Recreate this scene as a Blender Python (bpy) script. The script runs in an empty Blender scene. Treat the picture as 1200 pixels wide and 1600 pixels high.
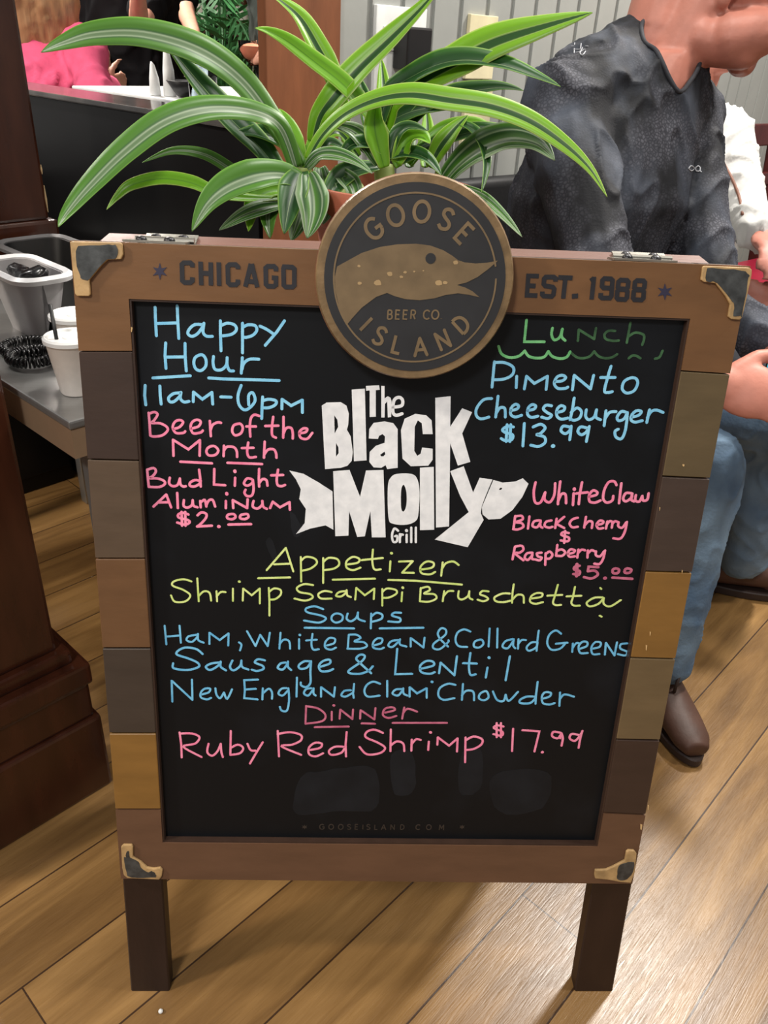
import bpy, bmesh, math, random
import numpy as np
from mathutils import Vector, Matrix, noise
from mathutils.bvhtree import BVHTree

random.seed(7)
scene = bpy.context.scene
COL = scene.collection

# ------------------------------------------------------------------ camera
CAM = np.array([-0.06405, -0.64766, 1.20607])
PITCH, YAW, ROLL, FPX = 0.52888, 0.05561, 0.05714, 1250.0
def _axes():
    cy, sy = math.cos(YAW), math.sin(YAW)
    fwd = np.array([sy*math.cos(PITCH), cy*math.cos(PITCH), -math.sin(PITCH)])
    r0 = np.array([cy, -sy, 0.0]); u0 = np.cross(r0, fwd)
    return math.cos(ROLL)*r0 + math.sin(ROLL)*u0, -math.sin(ROLL)*r0 + math.cos(ROLL)*u0, fwd
RT, UP, FW = _axes()
cam_data = bpy.data.cameras.new('camera')
cam = bpy.data.objects.new('camera', cam_data); COL.objects.link(cam)
M4 = Matrix.Identity(4)
for i in range(3):
    M4[i][0], M4[i][1], M4[i][2], M4[i][3] = RT[i], UP[i], -FW[i], CAM[i]
cam.matrix_world = M4
cam_data.sensor_fit = 'VERTICAL'; cam_data.sensor_height = 36.0; cam_data.sensor_width = 27.0
cam_data.lens = 36.0*FPX/1600.0
cam_data.clip_start = 0.02
scene.camera = cam

# ------------------------------------------------------------------ world, lights, exposure
scene.view_settings.view_transform = 'Standard'
scene.view_settings.look = 'None'
scene.view_settings.gamma = 1.0
scene.view_settings.use_curve_mapping = False
scene.view_settings.exposure = 0.0
world = bpy.data.worlds.new('room_ambience'); scene.world = world
world.use_nodes = True
world.node_tree.nodes['Background'].inputs[0].default_value = (1.0, 0.96, 0.92, 1)
world.node_tree.nodes['Background'].inputs[1].default_value = 0.36
def area(name, loc, target, size, power, color=(1, .9, .78), shape='DISK'):
    d = bpy.data.lights.new(name, 'AREA'); d.shape = shape; d.size = size; d.energy = power; d.color = color
    o = bpy.data.objects.new(name, d); COL.objects.link(o); o.location = loc
    o.rotation_euler = (Vector(target)-Vector(loc)).to_track_quat('-Z', 'Y').to_euler()
    return o
def spot(name, loc, target, power, angle, blend=.5, radius=.05, color=(1, .9, .78)):
    d = bpy.data.lights.new(name, 'SPOT'); d.energy = power; d.spot_size = math.radians(angle); d.spot_blend = blend
    d.shadow_soft_size = radius; d.color = color
    o = bpy.data.objects.new(name, d); COL.objects.link(o); o.location = loc
    o.rotation_euler = (Vector(target)-Vector(loc)).to_track_quat('-Z', 'Y').to_euler()
    return o
area('ceiling_or_fill_lamp', (1.35, 1.55, 2.75), (1.0, .6, 0), .22, 78, (1, .95, .88))
area('ceiling_or_fill_lamp', (1.75, .35, 2.75), (1.0, .2, 0), .30, 30, (1, .93, .84))
area('ceiling_or_fill_lamp', (-.9, -1.6, 2.75), (-.2, 0, .5), .5, 44, (1, .96, .92))  # unseen fill added behind the camera to brighten the sign front
area('ceiling_or_fill_lamp', (.2, .75, 2.75), (.2, .6, 1), .16, 22, (1, .97, .9))
area('ceiling_or_fill_lamp', (-1.4, 2.9, 2.6), (-.9, 2.3, 1), .4, 85, (1, .93, .86))
area('ceiling_or_fill_lamp', (-1.75, 1.25, 2.75), (-.95, 2.4, 1.0), .3, 46, (1, .95, .9))  # added fill, brightens the pink top and the napkins
area('ceiling_or_fill_lamp', (-2.4, -.42, 2.6), (-.7, .9, 0), .25, 55, (1, .88, .74))  # added fill from the left, placed to reach the floor under the table

# ------------------------------------------------------------------ projection helpers
def ray(x, y):
    return FW + (x-600)/FPX*RT - (y-800)/FPX*UP
def P(x, y, D):                       # point seen at x, y with depth D along the view axis
    return Vector(CAM + ray(x, y)*D)
def atz(x, y, z):
    d = ray(x, y); return Vector(CAM + d*(z-CAM[2])/d[2])
TILT = 0.18587
SU = np.array([0, math.sin(TILT), math.cos(TILT)])       # up the sign
SN = np.array([0, -math.cos(TILT), math.sin(TILT)])      # out of the sign
def xs(px, py, off=0.0):              # board coordinates (x, s) of a point on the sign
    d = ray(px, py); t = (off - CAM@SN)/(d@SN); p = CAM+d*t
    return (p[0], float(p@SU))
def bw(x, s, off=0.0):                # board coordinates to world
    return Vector(np.array([x, 0, 0]) + SU*s + SN*off)
R2 = math.sqrt(.5)
def UN(u, n, z):                      # the room grid runs at 45 degrees to the sign
    return Vector(((u-n)*R2, (u+n)*R2, z))

# ------------------------------------------------------------------ materials
def lin(c):
    return tuple(((v/255)/12.92 if v/255 <= .04045 else ((v/255+.055)/1.055)**2.4) for v in c)
def new_mat(name):
    m = bpy.data.materials.new(name); m.use_nodes = True
    nt = m.node_tree; b = nt.nodes['Principled BSDF']
    return m, nt, b
def N(nt, kind, **kw):
    n = nt.nodes.new(kind)
    for k, v in kw.items():
        if k.startswith('i_'): n.inputs[k[2:].replace('_', ' ')].default_value = v
        else: setattr(n, k, v)
    return n
def mat(name, c, rough=.5, metal=0, var=.12, scale=20, bump=0, bscale=80, spec=.5, stretch=(1, 1, 1), c2=None, coat=0, sheen=0):
    m, nt, b = new_mat(name)
    tc = N(nt, 'ShaderNodeTexCoord'); mp = N(nt, 'ShaderNodeMapping'); mp.inputs['Scale'].default_value = stretch
    nt.links.new(tc.outputs['Object'], mp.inputs[0])
    nz = N(nt, 'ShaderNodeTexNoise'); nz.inputs['Scale'].default_value = scale; nz.inputs['Detail'].default_value = 6
    nt.links.new(mp.outputs[0], nz.inputs[0])
    cr = N(nt, 'ShaderNodeValToRGB'); l = lin(c)
    lo = tuple(v*(1-var) for v in l); hi = tuple(min(1, v*(1+var)) for v in l)
    if c2: lo, hi = l, lin(c2)
    cr.color_ramp.elements[0].position = .3; cr.color_ramp.elements[1].position = .7
    cr.color_ramp.elements[0].color = (*lo, 1); cr.color_ramp.elements[1].color = (*hi, 1)
    nt.links.new(nz.outputs[0], cr.inputs[0]); nt.links.new(cr.outputs[0], b.inputs['Base Color'])
    b.inputs['Roughness'].default_value = rough; b.inputs['Metallic'].default_value = metal
    b.inputs['Specular IOR Level'].default_value = spec
    if coat: b.inputs['Coat Weight'].default_value = coat; b.inputs['Coat Roughness'].default_value = .15
    if sheen: b.inputs['Sheen Weight'].default_value = sheen
    if bump:
        n2 = N(nt, 'ShaderNodeTexNoise'); n2.inputs['Scale'].default_value = bscale; n2.inputs['Detail'].default_value = 4
        nt.links.new(mp.outputs[0], n2.inputs[0])
        bp = N(nt, 'ShaderNodeBump'); bp.inputs['Strength'].default_value = bump; bp.inputs['Distance'].default_value = .004
        nt.links.new(n2.outputs[0], bp.inputs['Height']); nt.links.new(bp.outputs[0], b.inputs['Normal'])
    return m
def wood(name, c, rough=.45, stretch=(1, 1, 8), var=.16, scale=6, bump=.08, spec=.4, coat=0):
    return mat(name, c, rough, 0, var, scale, bump, 30, spec, tuple(10.0/s if s > 1 else 6.0 for s in stretch), None, coat)
def glass_mat(name, c=(1, 1, 1), rough=0.02):
    m, nt, b = new_mat(name)
    b.inputs['Base Color'].default_value = (*c, 1); b.inputs['Roughness'].default_value = rough
    b.inputs['Transmission Weight'].default_value = 1; b.inputs['IOR'].default_value = 1.3
    return m

# ------------------------------------------------------------------ mesh helpers
def tag(o, label=None, cat=None, group=None, kind=None):
    if label: o['label'] = label
    if cat: o['category'] = cat
    if group: o['group'] = group
    if kind: o['kind'] = kind
    return o
def thing(name, label, cat, loc=(0, 0, 0), group=None):
    o = bpy.data.objects.new(name, None); COL.objects.link(o); o.location = loc; o.empty_display_size = .05
    return tag(o, label, cat, group)
def wloc(o):
    v = Vector((0, 0, 0))
    while o: v = v+Vector(o.location); o = o.parent
    return v
def obj(name, bm, material, parent=None, loc=None, smooth=False, label=None, autos=None):
    """bm holds world coordinates; the object gets its origin at loc (or at its parent)"""
    base = wloc(parent) if parent else Vector((0, 0, 0))
    org = Vector(loc) if loc is not None else base
    if isinstance(bm, bpy.types.Mesh): me = bm; me.name = name
    else:
        me = bpy.data.meshes.new(name)
        bmesh.ops.recalc_face_normals(bm, faces=bm.faces)
        bm.to_mesh(me); bm.free()
    me.transform(Matrix.Translation(-org))
    if material: me.materials.clear(); me.materials.append(material)
    if smooth: me.polygons.foreach_set('use_smooth', [True]*len(me.polygons))
    if autos is not None: me.set_sharp_from_angle(angle=math.radians(autos))
    o = bpy.data.objects.new(name, me); COL.objects.link(o); o.location = org-base
    if parent: o.parent = parent
    if label: o['label'] = label
    return o
def struct(name, bm, m, parent=None):
    o = obj(name, bm, m, parent); o['kind'] = 'structure'; return o
def add_hexa(bm, b, t):
    """box from four bottom and four top points"""
    vs = [bm.verts.new(p) for p in list(b)+list(t)]; k = len(b)
    bm.faces.new(vs[:k][::-1]); bm.faces.new(vs[k:])
    for i in range(k): bm.faces.new((vs[i], vs[(i+1) % k], vs[k+(i+1) % k], vs[k+i]))
    return vs
def add_box(bm, lo, hi, f=None):
    f = f or (lambda x, y, z: Vector((x, y, z)))
    c = [(lo[0], lo[1]), (hi[0], lo[1]), (hi[0], hi[1]), (lo[0], hi[1])]
    return add_hexa(bm, [f(x, y, lo[2]) for x, y in c], [f(x, y, hi[2]) for x, y in c])
def unbox(u0, u1, n0, n1, z0, z1, bev=0.0):
    bm = bmesh.new(); add_box(bm, (u0, n0, z0), (u1, n1, z1), UN)
    if bev: bevel(bm, bev)
    return bm
def bevel(bm, w, seg=2):
    bmesh.ops.recalc_face_normals(bm, faces=bm.faces)
    bmesh.ops.bevel(bm, geom=bm.edges[:], offset=w, segments=seg, affect='EDGES', profile=.6, clamp_overlap=True)
def catmull(pts, n=6, closed=False):
    pts = [Vector(p) for p in pts]; out = []; L = len(pts)
    if L < 3 and not closed:
        return pts
    for i in range(L if closed else L-1):
        if closed: p0, p1, p2, p3 = pts[i-1], pts[i], pts[(i+1) % L], pts[(i+2) % L]
        else: p0, p1, p2, p3 = pts[max(i-1, 0)], pts[i], pts[i+1], pts[min(i+2, L-1)]
        for k in range(n):
            t = k/n
            out.append(.5*((2*p1)+(p2-p0)*t+(2*p0-5*p1+4*p2-p3)*t*t+(3*p1-p0-3*p2+p3)*t**3))
    if not closed: out.append(pts[-1])
    return out
def frame_of(d, ref=Vector((0, 0, 1))):
    d = d.normalized()
    if abs(d.dot(ref)) > .95: ref = Vector((1, 0, 0))
    a = d.cross(ref).normalized(); return a, d.cross(a).normalized()
def add_tube(bm, pts, r, seg=8, cap=True):
    pts = [Vector(p) for p in pts]; n = len(pts)
    rs = r if isinstance(r, (list, tuple)) else [r]*n
    rings = []; a = None
    for i, p in enumerate(pts):
        d = (pts[min(i+1, n-1)]-pts[max(i-1, 0)])
        if a is None: a, b = frame_of(d)
        else:
            dn = d.normalized(); a = (a-dn*a.dot(dn)).normalized(); b = dn.cross(a)
        rings.append([bm.verts.new(p+(a*math.cos(2*math.pi*k/seg)+b*math.sin(2*math.pi*k/seg))*rs[i]) for k in range(seg)])
    for i in range(n-1):
        for k in range(seg):
            bm.faces.new((rings[i][k], rings[i][(k+1) % seg], rings[i+1][(k+1) % seg], rings[i+1][k]))
    if cap: bm.faces.new(rings[0][::-1]); bm.faces.new(rings[-1])
def add_lathe(bm, c, prof, seg=32, axis=None):
    """prof = (radius, height) pairs round a vertical axis at c"""
    c = Vector(c); rings = []
    for r, h in prof:
        if r < 1e-5: rings.append([bm.verts.new(c+Vector((0, 0, h)))])
        else: rings.append([bm.verts.new(c+Vector((r*math.cos(2*math.pi*k/seg), r*math.sin(2*math.pi*k/seg), h))) for k in range(seg)])
    for i in range(len(rings)-1):
        A, B = rings[i], rings[i+1]
        for k in range(seg):
            q = [A[k % len(A)], A[(k+1) % len(A)], B[(k+1) % len(B)], B[k % len(B)]]
            q = [v for j, v in enumerate(q) if v not in q[:j]]
            if len(q) > 2: bm.faces.new(q)
def add_loft(bm, secs, seg=20):
    """secs = (centre, side vector, depth vector): elliptical sections, capped"""
    rings = []
    for c, s, d in secs:
        rings.append([bm.verts.new(Vector(c)+Vector(s)*math.cos(2*math.pi*k/seg)+Vector(d)*math.sin(2*math.pi*k/seg)) for k in range(seg)])
    for i in range(len(rings)-1):
        for k in range(seg):
            bm.faces.new((rings[i][k], rings[i][(k+1) % seg], rings[i+1][(k+1) % seg], rings[i+1][k]))
    bm.faces.new(rings[0][::-1]); bm.faces.new(rings[-1])
def add_ball(bm, c, r, sc=(1, 1, 1), rot=None, sub=3):
    res = bmesh.ops.create_icosphere(bm, subdivisions=sub, radius=1)
    M = Matrix.Translation(Vector(c)) @ (rot.to_4x4() if rot else Matrix.Identity(4)) @ Matrix.Diagonal((r*sc[0], r*sc[1], r*sc[2], 1))
    bmesh.ops.transform(bm, matrix=M, verts=res['verts'])
def add_cap(bm, a, b, ra, rb):
    """tapered capsule with round ends"""
    a, b = Vector(a), Vector(b); add_ball(bm, a, ra, sub=2); add_ball(bm, b, rb, sub=2)
    if (b-a).length > 1e-4: add_tube(bm, [a, b], [ra, rb], 16)
def fuse(bm, voxel, smooth=4):
    """turn overlapping closed shapes into one continuous skin"""
    me = bpy.data.meshes.new('tmp'); bmesh.ops.recalc_face_normals(bm, faces=bm.faces); bm.to_mesh(me); bm.free()
    o = bpy.data.objects.new('tmp', me); COL.objects.link(o)
    r = o.modifiers.new('r', 'REMESH'); r.mode = 'VOXEL'; r.voxel_size = voxel
    s = o.modifiers.new('s', 'SMOOTH'); s.factor = .5; s.iterations = smooth
    dg = bpy.context.evaluated_depsgraph_get(); dg.update()
    out = bpy.data.meshes.new_from_object(o.evaluated_get(dg))
    bpy.data.objects.remove(o); bpy.data.meshes.remove(me)
    return out

# ------------------------------------------------------------------ marks on the sign: strokes and filled shapes
def parse(s): return [tuple(float(v) for v in p.split(',')) for p in s.split()]
ZN = [0]
def ribbon(bm, pts, w, off, closed=False, h=.0004, place=bw, cap=True):
    """pts are 2D board coordinates; w is the width of the mark"""
    q = [pts[0]]
    for p in pts[1:]:
        if math.hypot(p[0]-q[-1][0], p[1]-q[-1][1]) > w*.02: q.append(p)
    if closed and math.hypot(q[0][0]-q[-1][0], q[0][1]-q[-1][1]) < w*.02: q.pop()
    if not closed and len(q) > 2:                      # very sharp turns: draw the two arms as overlapping strokes
        for i in range(1, len(q)-1):
            ax, ay = q[i][0]-q[i-1][0], q[i][1]-q[i-1][1]; bx_, by = q[i+1][0]-q[i][0], q[i+1][1]-q[i][1]
            if ax*bx_+ay*by < -.1*math.hypot(ax, ay)*math.hypot(bx_, by):
                ribbon(bm, q[:i+1], w, off, False, h, place, True); ribbon(bm, q[i:], w, off, False, h, place, True); return
    n = len(q); ZN[0] = (ZN[0]+1) % 9; h = h+ZN[0]*.00002
    if n < 2: q = [q[0], (q[0][0]+w*.05, q[0][1])]; n = 2
    L, R = [], []
    for i in range(n):
        pa = q[i-1] if (i > 0 or closed) else None; pb = q[(i+1) % n] if (i < n-1 or closed) else None
        def nrm(a, b):
            dx, dy = b[0]-a[0], b[1]-a[1]; l = math.hypot(dx, dy) or 1e-9; return (-dy/l, dx/l)
        n1 = nrm(pa, q[i]) if pa else None; n2 = nrm(q[i], pb) if pb else None
        if n1 is None: m = n2
        elif n2 is None: m = n1
        else:
            m = (n1[0]+n2[0], n1[1]+n2[1]); l2 = m[0]**2+m[1]**2
            k = 2/max(l2, .55); m = (m[0]*k, m[1]*k)
            ml = math.hypot(*m)
            if ml > 1.35: m = (m[0]/ml*1.35, m[1]/ml*1.35)
        L.append((q[i][0]+m[0]*w/2, q[i][1]+m[1]*w/2)); R.append((q[i][0]-m[0]*w/2, q[i][1]-m[1]*w/2))
    TL = [bm.verts.new(place(*p, off+h)) for p in L]; TR = [bm.verts.new(place(*p, off+h)) for p in R]
    BL = [bm.verts.new(place(*p, off)) for p in L]; BR = [bm.verts.new(place(*p, off)) for p in R]
    for i in range(n if closed else n-1):
        j = (i+1) % n
        bm.faces.new((TL[i], TR[i], TR[j], TL[j])); bm.faces.new((TL[i], TL[j], BL[j], BL[i])); bm.faces.new((TR[j], TR[i], BR[i], BR[j]))
    if cap and not closed:
        for e, sgn in ((0, -1), (n-1, 1)):
            c = q[e]; a = math.atan2(L[e][1]-c[1], L[e][0]-c[0])
            arc = [(c[0]+w/2*math.cos(a-sgn*math.pi*k/6), c[1]+w/2*math.sin(a-sgn*math.pi*k/6)) for k in range(1, 6)]
            vs = [TL[e]]+[bm.verts.new(place(*p, off+h)) for p in arc]+[TR[e]]
            bm.faces.new(vs)
def curve_fill(polys, off, h=.0004, place=bw):
    """filled flat shapes with holes: polys are lists of board coordinates"""
    cu = bpy.data.curves.new('tmp', 'CURVE'); cu.dimensions = '2D'; cu.fill_mode = 'BOTH'; cu.extrude = h/2
    K = 100.0
    cu.extrude = h/2*K
    for pl in polys:
        sp = cu.splines.new('POLY'); sp.points.add(len(pl)-1); sp.use_cyclic_u = True
        for i, p in enumerate(pl): sp.points[i].co = (p[0]*K, p[1]*K, 0, 1)
    o = bpy.data.objects.new('tmp', cu); COL.objects.link(o)
    dg = bpy.context.evaluated_depsgraph_get(); dg.update()
    me = bpy.data.meshes.new_from_object(o.evaluated_get(dg))
    bpy.data.objects.remove(o); bpy.data.curves.remove(cu)
    for v in me.vertices: v.co = place(v.co.x/K, v.co.y/K, off+h/2+v.co.z/K)
    return me

# ================================================================== SETTING
def floor_material():
    m, nt, b = new_mat('oak_plank_floor')
    tc = N(nt, 'ShaderNodeTexCoord')
    mp = N(nt, 'ShaderNodeMapping'); mp.vector_type = 'POINT'; mp.inputs['Rotation'].default_value = (0, 0, math.radians(-45))
    nt.links.new(tc.outputs['Object'], mp.inputs[0])
    sx = N(nt, 'ShaderNodeSeparateXYZ'); nt.links.new(mp.outputs[0], sx.inputs[0])
    def math_(op, a, bb=None, c=None):
        n = N(nt, 'ShaderNodeMath', operation=op)
        for i, v in enumerate((a, bb, c)):
            if v is None: continue
            if isinstance(v, (int, float)): n.inputs[i].default_value = v
            else: nt.links.new(v, n.inputs[i])
        return n.outputs[0]
    W = .1435
    row = math_('DIVIDE', math_('ADD', sx.outputs['Y'], -.2315+W*40), W)
    rid = math_('FLOOR', row); rf = math_('FRACT', row)
    wn = N(nt, 'ShaderNodeTexWhiteNoise', noise_dimensions='1D'); nt.links.new(rid, wn.inputs['W'])
    uu = math_('DIVIDE', math_('ADD', sx.outputs['X'], math_('MULTIPLY', wn.outputs['Value'], 2.4)), 2.4)
    cid = math_('FLOOR', uu); cf = math_('FRACT', uu)
    wn2 = N(nt, 'ShaderNodeTexWhiteNoise', noise_dimensions='2D')
    cmb = N(nt, 'ShaderNodeCombineXYZ'); nt.links.new(rid, cmb.inputs[0]); nt.links.new(cid, cmb.inputs[1]); nt.links.new(cmb.outputs[0], wn2.inputs['Vector'])
    # grain, stretched along each plank and shifted per plank
    cv = N(nt, 'ShaderNodeCombineXYZ')
    nt.links.new(math_('MULTIPLY_ADD', sx.outputs['X'], 2.2, math_('MULTIPLY', wn2.outputs['Value'], 30.0)), cv.inputs[0])
    nt.links.new(math_('MULTIPLY', sx.outputs['Y'], 22.0), cv.inputs[1])
    g = N(nt, 'ShaderNodeTexNoise'); g.inputs['Scale'].default_value = 1.0; g.inputs['Detail'].default_value = 7; g.inputs['Distortion'].default_value = .9
    nt.links.new(cv.outputs[0], g.inputs[0])
    cv2 = N(nt, 'ShaderNodeCombineXYZ')
    nt.links.new(math_('MULTIPLY_ADD', sx.outputs['X'], 26.0, math_('MULTIPLY', wn2.outputs['Value'], 30.0)), cv2.inputs[0])
    nt.links.new(math_('MULTIPLY', sx.outputs['Y'], 380.0), cv2.inputs[1])
    fg = N(nt, 'ShaderNodeTexNoise'); fg.inputs['Scale'].default_value = 1.0; fg.inputs['Detail'].default_value = 3; fg.inputs['Distortion'].default_value = .6
    nt.links.new(cv2.outputs[0], fg.inputs[0])
    cr = N(nt, 'ShaderNodeValToRGB'); e = cr.color_ramp.elements
    e[0].position = .25; e[0].color = (*lin((94, 67, 38)), 1); e[1].position = .75; e[1].color = (*lin((160, 124, 76)), 1)
    k = e.new(.5); k.color = (*lin((128, 96, 56)), 1)
    mixf = math_('ADD', math_('MULTIPLY', g.outputs[0], .8), math_('MULTIPLY_ADD', wn2.outputs['Value'], .2, math_('MULTIPLY', fg.outputs[0], .12)))
    nt.links.new(math_('SUBTRACT', mixf, .06), cr.inputs[0])
    # seams
    s1 = math_('LESS_THAN', math_('MINIMUM', rf, math_('SUBTRACT', 1.0, rf)), .010)
    s2 = math_('LESS_THAN', math_('MINIMUM', cf, math_('SUBTRACT', 1.0, cf)), .0005)
    sm = math_('MAXIMUM', s1, s2)
    mx = N(nt, 'ShaderNodeMix', data_type='RGBA'); nt.links.new(sm, mx.inputs['Factor']); nt.links.new(cr.outputs[0], mx.inputs['A'])
    mx.inputs['B'].default_value = (*lin((62, 42, 26)), 1)
    nt.links.new(mx.outputs['Result'], b.inputs['Base Color'])
    nt.links.new(math_('MULTIPLY_ADD', fg.outputs[0], .26, .20), b.inputs['Roughness'])
    hgt = math_('SUBTRACT', math_('MULTIPLY', fg.outputs[0], .55), math_('MULTIPLY', sm, 1.5))
    bp = N(nt, 'ShaderNodeBump'); bp.inputs['Strength'].default_value = .55; bp.inputs['Distance'].default_value = .0011
    nt.links.new(hgt, bp.inputs['Height']); nt.links.new(bp.outputs[0], b.inputs['Normal'])
    b.inputs['Specular IOR Level'].default_value = .55
    return m
bm = bmesh.new(); add_box(bm, (-5, -3.5, -.05), (6, 7.5, 0)); struct('floor', bm, floor_material())

M_wall = mat('grey_painted_board', (146, 148, 144), .55, 0, .06, 5, .1, 40)
M_groove = mat('grey_painted_groove', (96, 97, 94), .7)
WN = .80
# grooved board wall: boards are real ridges with recessed grooves between
bm = bmesh.new(); u = .653; pitch = .0885
add_box(bm, (.653, WN+.006, 0), (5.5, WN+.06, 2.75), UN)
while u < 5.4:
    add_box(bm, (u, WN, 0), (u+pitch-.014, WN+.006, 2.75), UN); u += pitch
struct('wall_back', bm, M_wall)
M_cedar = wood('cedar_post', (120, 72, 44), .5, (1, 1, 8), .22, 5)
post = obj('cedar_post', unbox(.481, .652, WN-.010, WN+.012, 0, 2.75, .002), M_cedar, None, UN(.56, WN+.05, 0), label='orange brown cedar post at the end of the grey board wall')
post['kind'] = 'structure'
post.name = 'trim_1'
M_dwood = wood('dark_stained_wood', (62, 31, 19), .26, (1, 1, 8), .3, 5, .05, .5, .3)

# columns
def column(label, u0, u1, n0, n1, base, sh):
    t = thing('wooden_column', label, 'column', UN((u0+u1)/2, (n0+n1)/2, 0))
    for i, (z0, z1, g, nm) in enumerate(base):
        obj(nm, unbox(u0-g, u1+g, n0-g, n1+g, z0, z1, .006), M_dwood, t)
    obj('shaft', unbox(u0, u1, n0, n1, sh[0], sh[1], .006), M_dwood, t)
    return t
column('dark brown wooden column with stepped base, standing on floor left of sign', -.40, -.100, .655, .95,
       [(0, .17, .038, 'base_block'), (.17, .245, .030, 'base_block'), (.245, .288, .036, 'base_moulding'), (.288, .315, .016, 'base_moulding')], (.315, 2.75))
colB = column('dark brown wooden column with banded foot behind the grey tub', .06, .262, 1.21, 1.42,
       [(.7605, .79, .004, 'pedestal'), (.79, .835, .020, 'base_moulding'), (.835, .872, .012, 'base_moulding')], (.872, 2.75))

for z0, z1 in ((.955, .972), (.885, .935)):
    bm = bmesh.new(); add_tube(bm, [UN(.2615, 1.2105, z0), UN(.2612, 1.2108, (z0+z1)/2), UN(.2615, 1.2105, z1)], [.0008, .0022, .0008], 6); obj('chipped_edge', bm, mat('pale_bare_wood', (216, 186, 140), .7), colB)
# ================================================================== THE SANDWICH BOARD
sign = thing('sandwich_board', 'wooden A-frame menu chalkboard with coloured frame blocks and chalk lettering', 'sign', (0, 0, 0))
M_leg = wood('sign_leg_wood', (42, 27, 21), .45, (1, 1, 6), .15)
BK = {k: wood('block_'+k, c, .42, (5, 1, 1), .10, 8, .04) for k, c in dict(
    tan=(110, 78, 49), dark=(58, 45, 39), taupe=(86, 71, 57), brown=(103, 74, 49), slate=(63, 54, 47), gold=(131, 96, 47),
    olive=(94, 80, 56), umber=(68, 55, 48), sage=(106, 89, 63), cocoa=(59, 44, 37), russet=(99, 72, 54)).items()}
def slab(px_quad, off0, off1, bev=.0012):
    q = [xs(*p, off1) for p in px_quad]
    bm = bmesh.new(); add_hexa(bm, [bw(*p, off0) for p in q], [bw(*p, off1) for p in q])
    if bev: bevel(bm, bev, 1)
    return bm
def lerp(a, b, y):                                         # point on the line a-b at height y
    t = (y-a[1])/(b[1]-a[1]); return (a[0]+(b[0]-a[0])*t, y)
oTL, oTR, oBL, oBR = (109, 376), (1173, 416), (189, 1373), (988, 1381)
iTL, iTR, iBL, iBR = (201, 467), (1079, 498), (254, 1317), (934, 1323)
def edge(side, kind, y):
    a, b = {'Lo': (oTL, oBL), 'Li': (iTL, iBL), 'Ro': (oTR, oBR), 'Ri': (iTR, iBR)}[side+kind]
    return lerp(a, b, y)
# corner pieces (the rails) carry an L of wood each: top rail and bottom rail between stiles
obj('top_rail', slab([edge('L', 'o', 376), oTR, (iTR[0], iTR[1]), iTL], -.012, 0, 0), BK['tan'], sign)
obj('bottom_rail', slab([iBL, iBR, oBR, oBL], -.012, 0, 0), BK['russet'], sign)
yl = [(376, 467), (549, 549), (718, 720), (873, 873), (1013, 1013), (1146, 1146), (1265, 1265), (1373, 1317)]
yr = [(416, 498), (584.5, 579.5), (748, 744.5), (895, 893), (1030, 1028), (1157, 1155.5), (1273.5, 1270.5), (1381, 1323)]
lc = ['tan', 'dark', 'taupe', 'brown', 'slate', 'gold', 'russet']
rc = ['tan', 'olive', 'umber', 'gold', 'sage', 'cocoa', 'russet']
for side, ys, cs in (('L', yl, lc), ('R', yr, rc)):
    for i, c in enumerate(cs):
        (a0, a1), (b0, b1) = ys[i], ys[i+1]
        g = 1.0
        q = [edge(side, 'o', a0+(g if i else 0)), edge(side, 'i', a1+(g if i else 0)), edge(side, 'i', b1-(g if i < 6 else 0)), edge(side, 'o', b0-(g if i < 6 else 0))]
        obj('frame_block', slab(q, -.012, 0, .0008 if 0 < i < 6 else 0), BK[c], sign)
# inner stiles behind the blocks, running down as the front legs
def sl2(quad, o0, o1):
    bm = bmesh.new(); add_hexa(bm, [bw(*p, o0) for p in quad], [bw(*p, o1) for p in quad]); bevel(bm, .002, 1); return bm
xtl, xtr = xs(*oTL), xs(*oTR); xbl, xbr = xs(205.5, 1562, -.012), xs(955, 1562, -.012)
xil, xir = xs(266, 1562, -.012), xs(896, 1560, -.012)
obj('leg', sl2([(xbl[0], .001), (xil[0], .001), (xil[0]-.002, xtl[1]), (xtl[0]+.0012, xtl[1])], -.037, -.0121), M_leg, sign)
obj('leg', sl2([(xir[0], .001), (xbr[0], .001), (xtr[0]-.0012, xtr[1]), (xir[0]+.002, xtr[1])], -.037, -.0121), M_leg, sign)
xq = [xs(*p) for p in (oTL, oTR, iTR, iTL)]
xb = [xs(*p) for p in (iBL, iBR, oBR, oBL)]
bm = sl2([(xil[0], xq[3][1]+.002), (xir[0], xq[2][1]+.002), (xir[0], xq[1][1]), (xil[0], xq[0][1])], -.037, -.0121)
obj('cross_rail', bm, M_leg, sign)
obj('cross_rail', sl2([(xil[0], xb[3][1]), (xir[0], xb[2][1]), (xir[0], xb[1][1]-.002), (xil[0], xb[0][1]-.002)], -.037, -.0121), M_leg, sign)

def board_material():
    m, nt, b = new_mat('blackboard')
    tc = N(nt, 'ShaderNodeTexCoord'); nz = N(nt, 'ShaderNodeTexNoise'); nz.inputs['Scale'].default_value = 7; nz.inputs['Detail'].default_value = 5
    nt.links.new(tc.outputs['Object'], nz.inputs[0])
    cr = N(nt, 'ShaderNodeValToRGB'); e = cr.color_ramp.elements
    e[0].position = .5; e[0].color = (*lin((12, 15, 19)), 1); e[1].position = .85; e[1].color = (*lin((26, 30, 36)), 1)
    nt.links.new(nz.outputs[0], cr.inputs[0]); nt.links.new(cr.outputs[0], b.inputs['Base Color'])
    b.inputs['Roughness'].default_value = .48; b.inputs['Specular IOR Level'].default_value = .22
    return m
M_board = board_material()
BO = -.010
q = [xs(*p) for p in (iTL, iTR, iBR, iBL)]
bm = bmesh.new(); ins = .006
qq = [(q[0][0]-ins, q[0][1]+ins), (q[1][0]+ins, q[1][1]+ins), (q[2][0]+ins, q[2][1]-ins), (q[3][0]-ins, q[3][1]-ins)]
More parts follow.
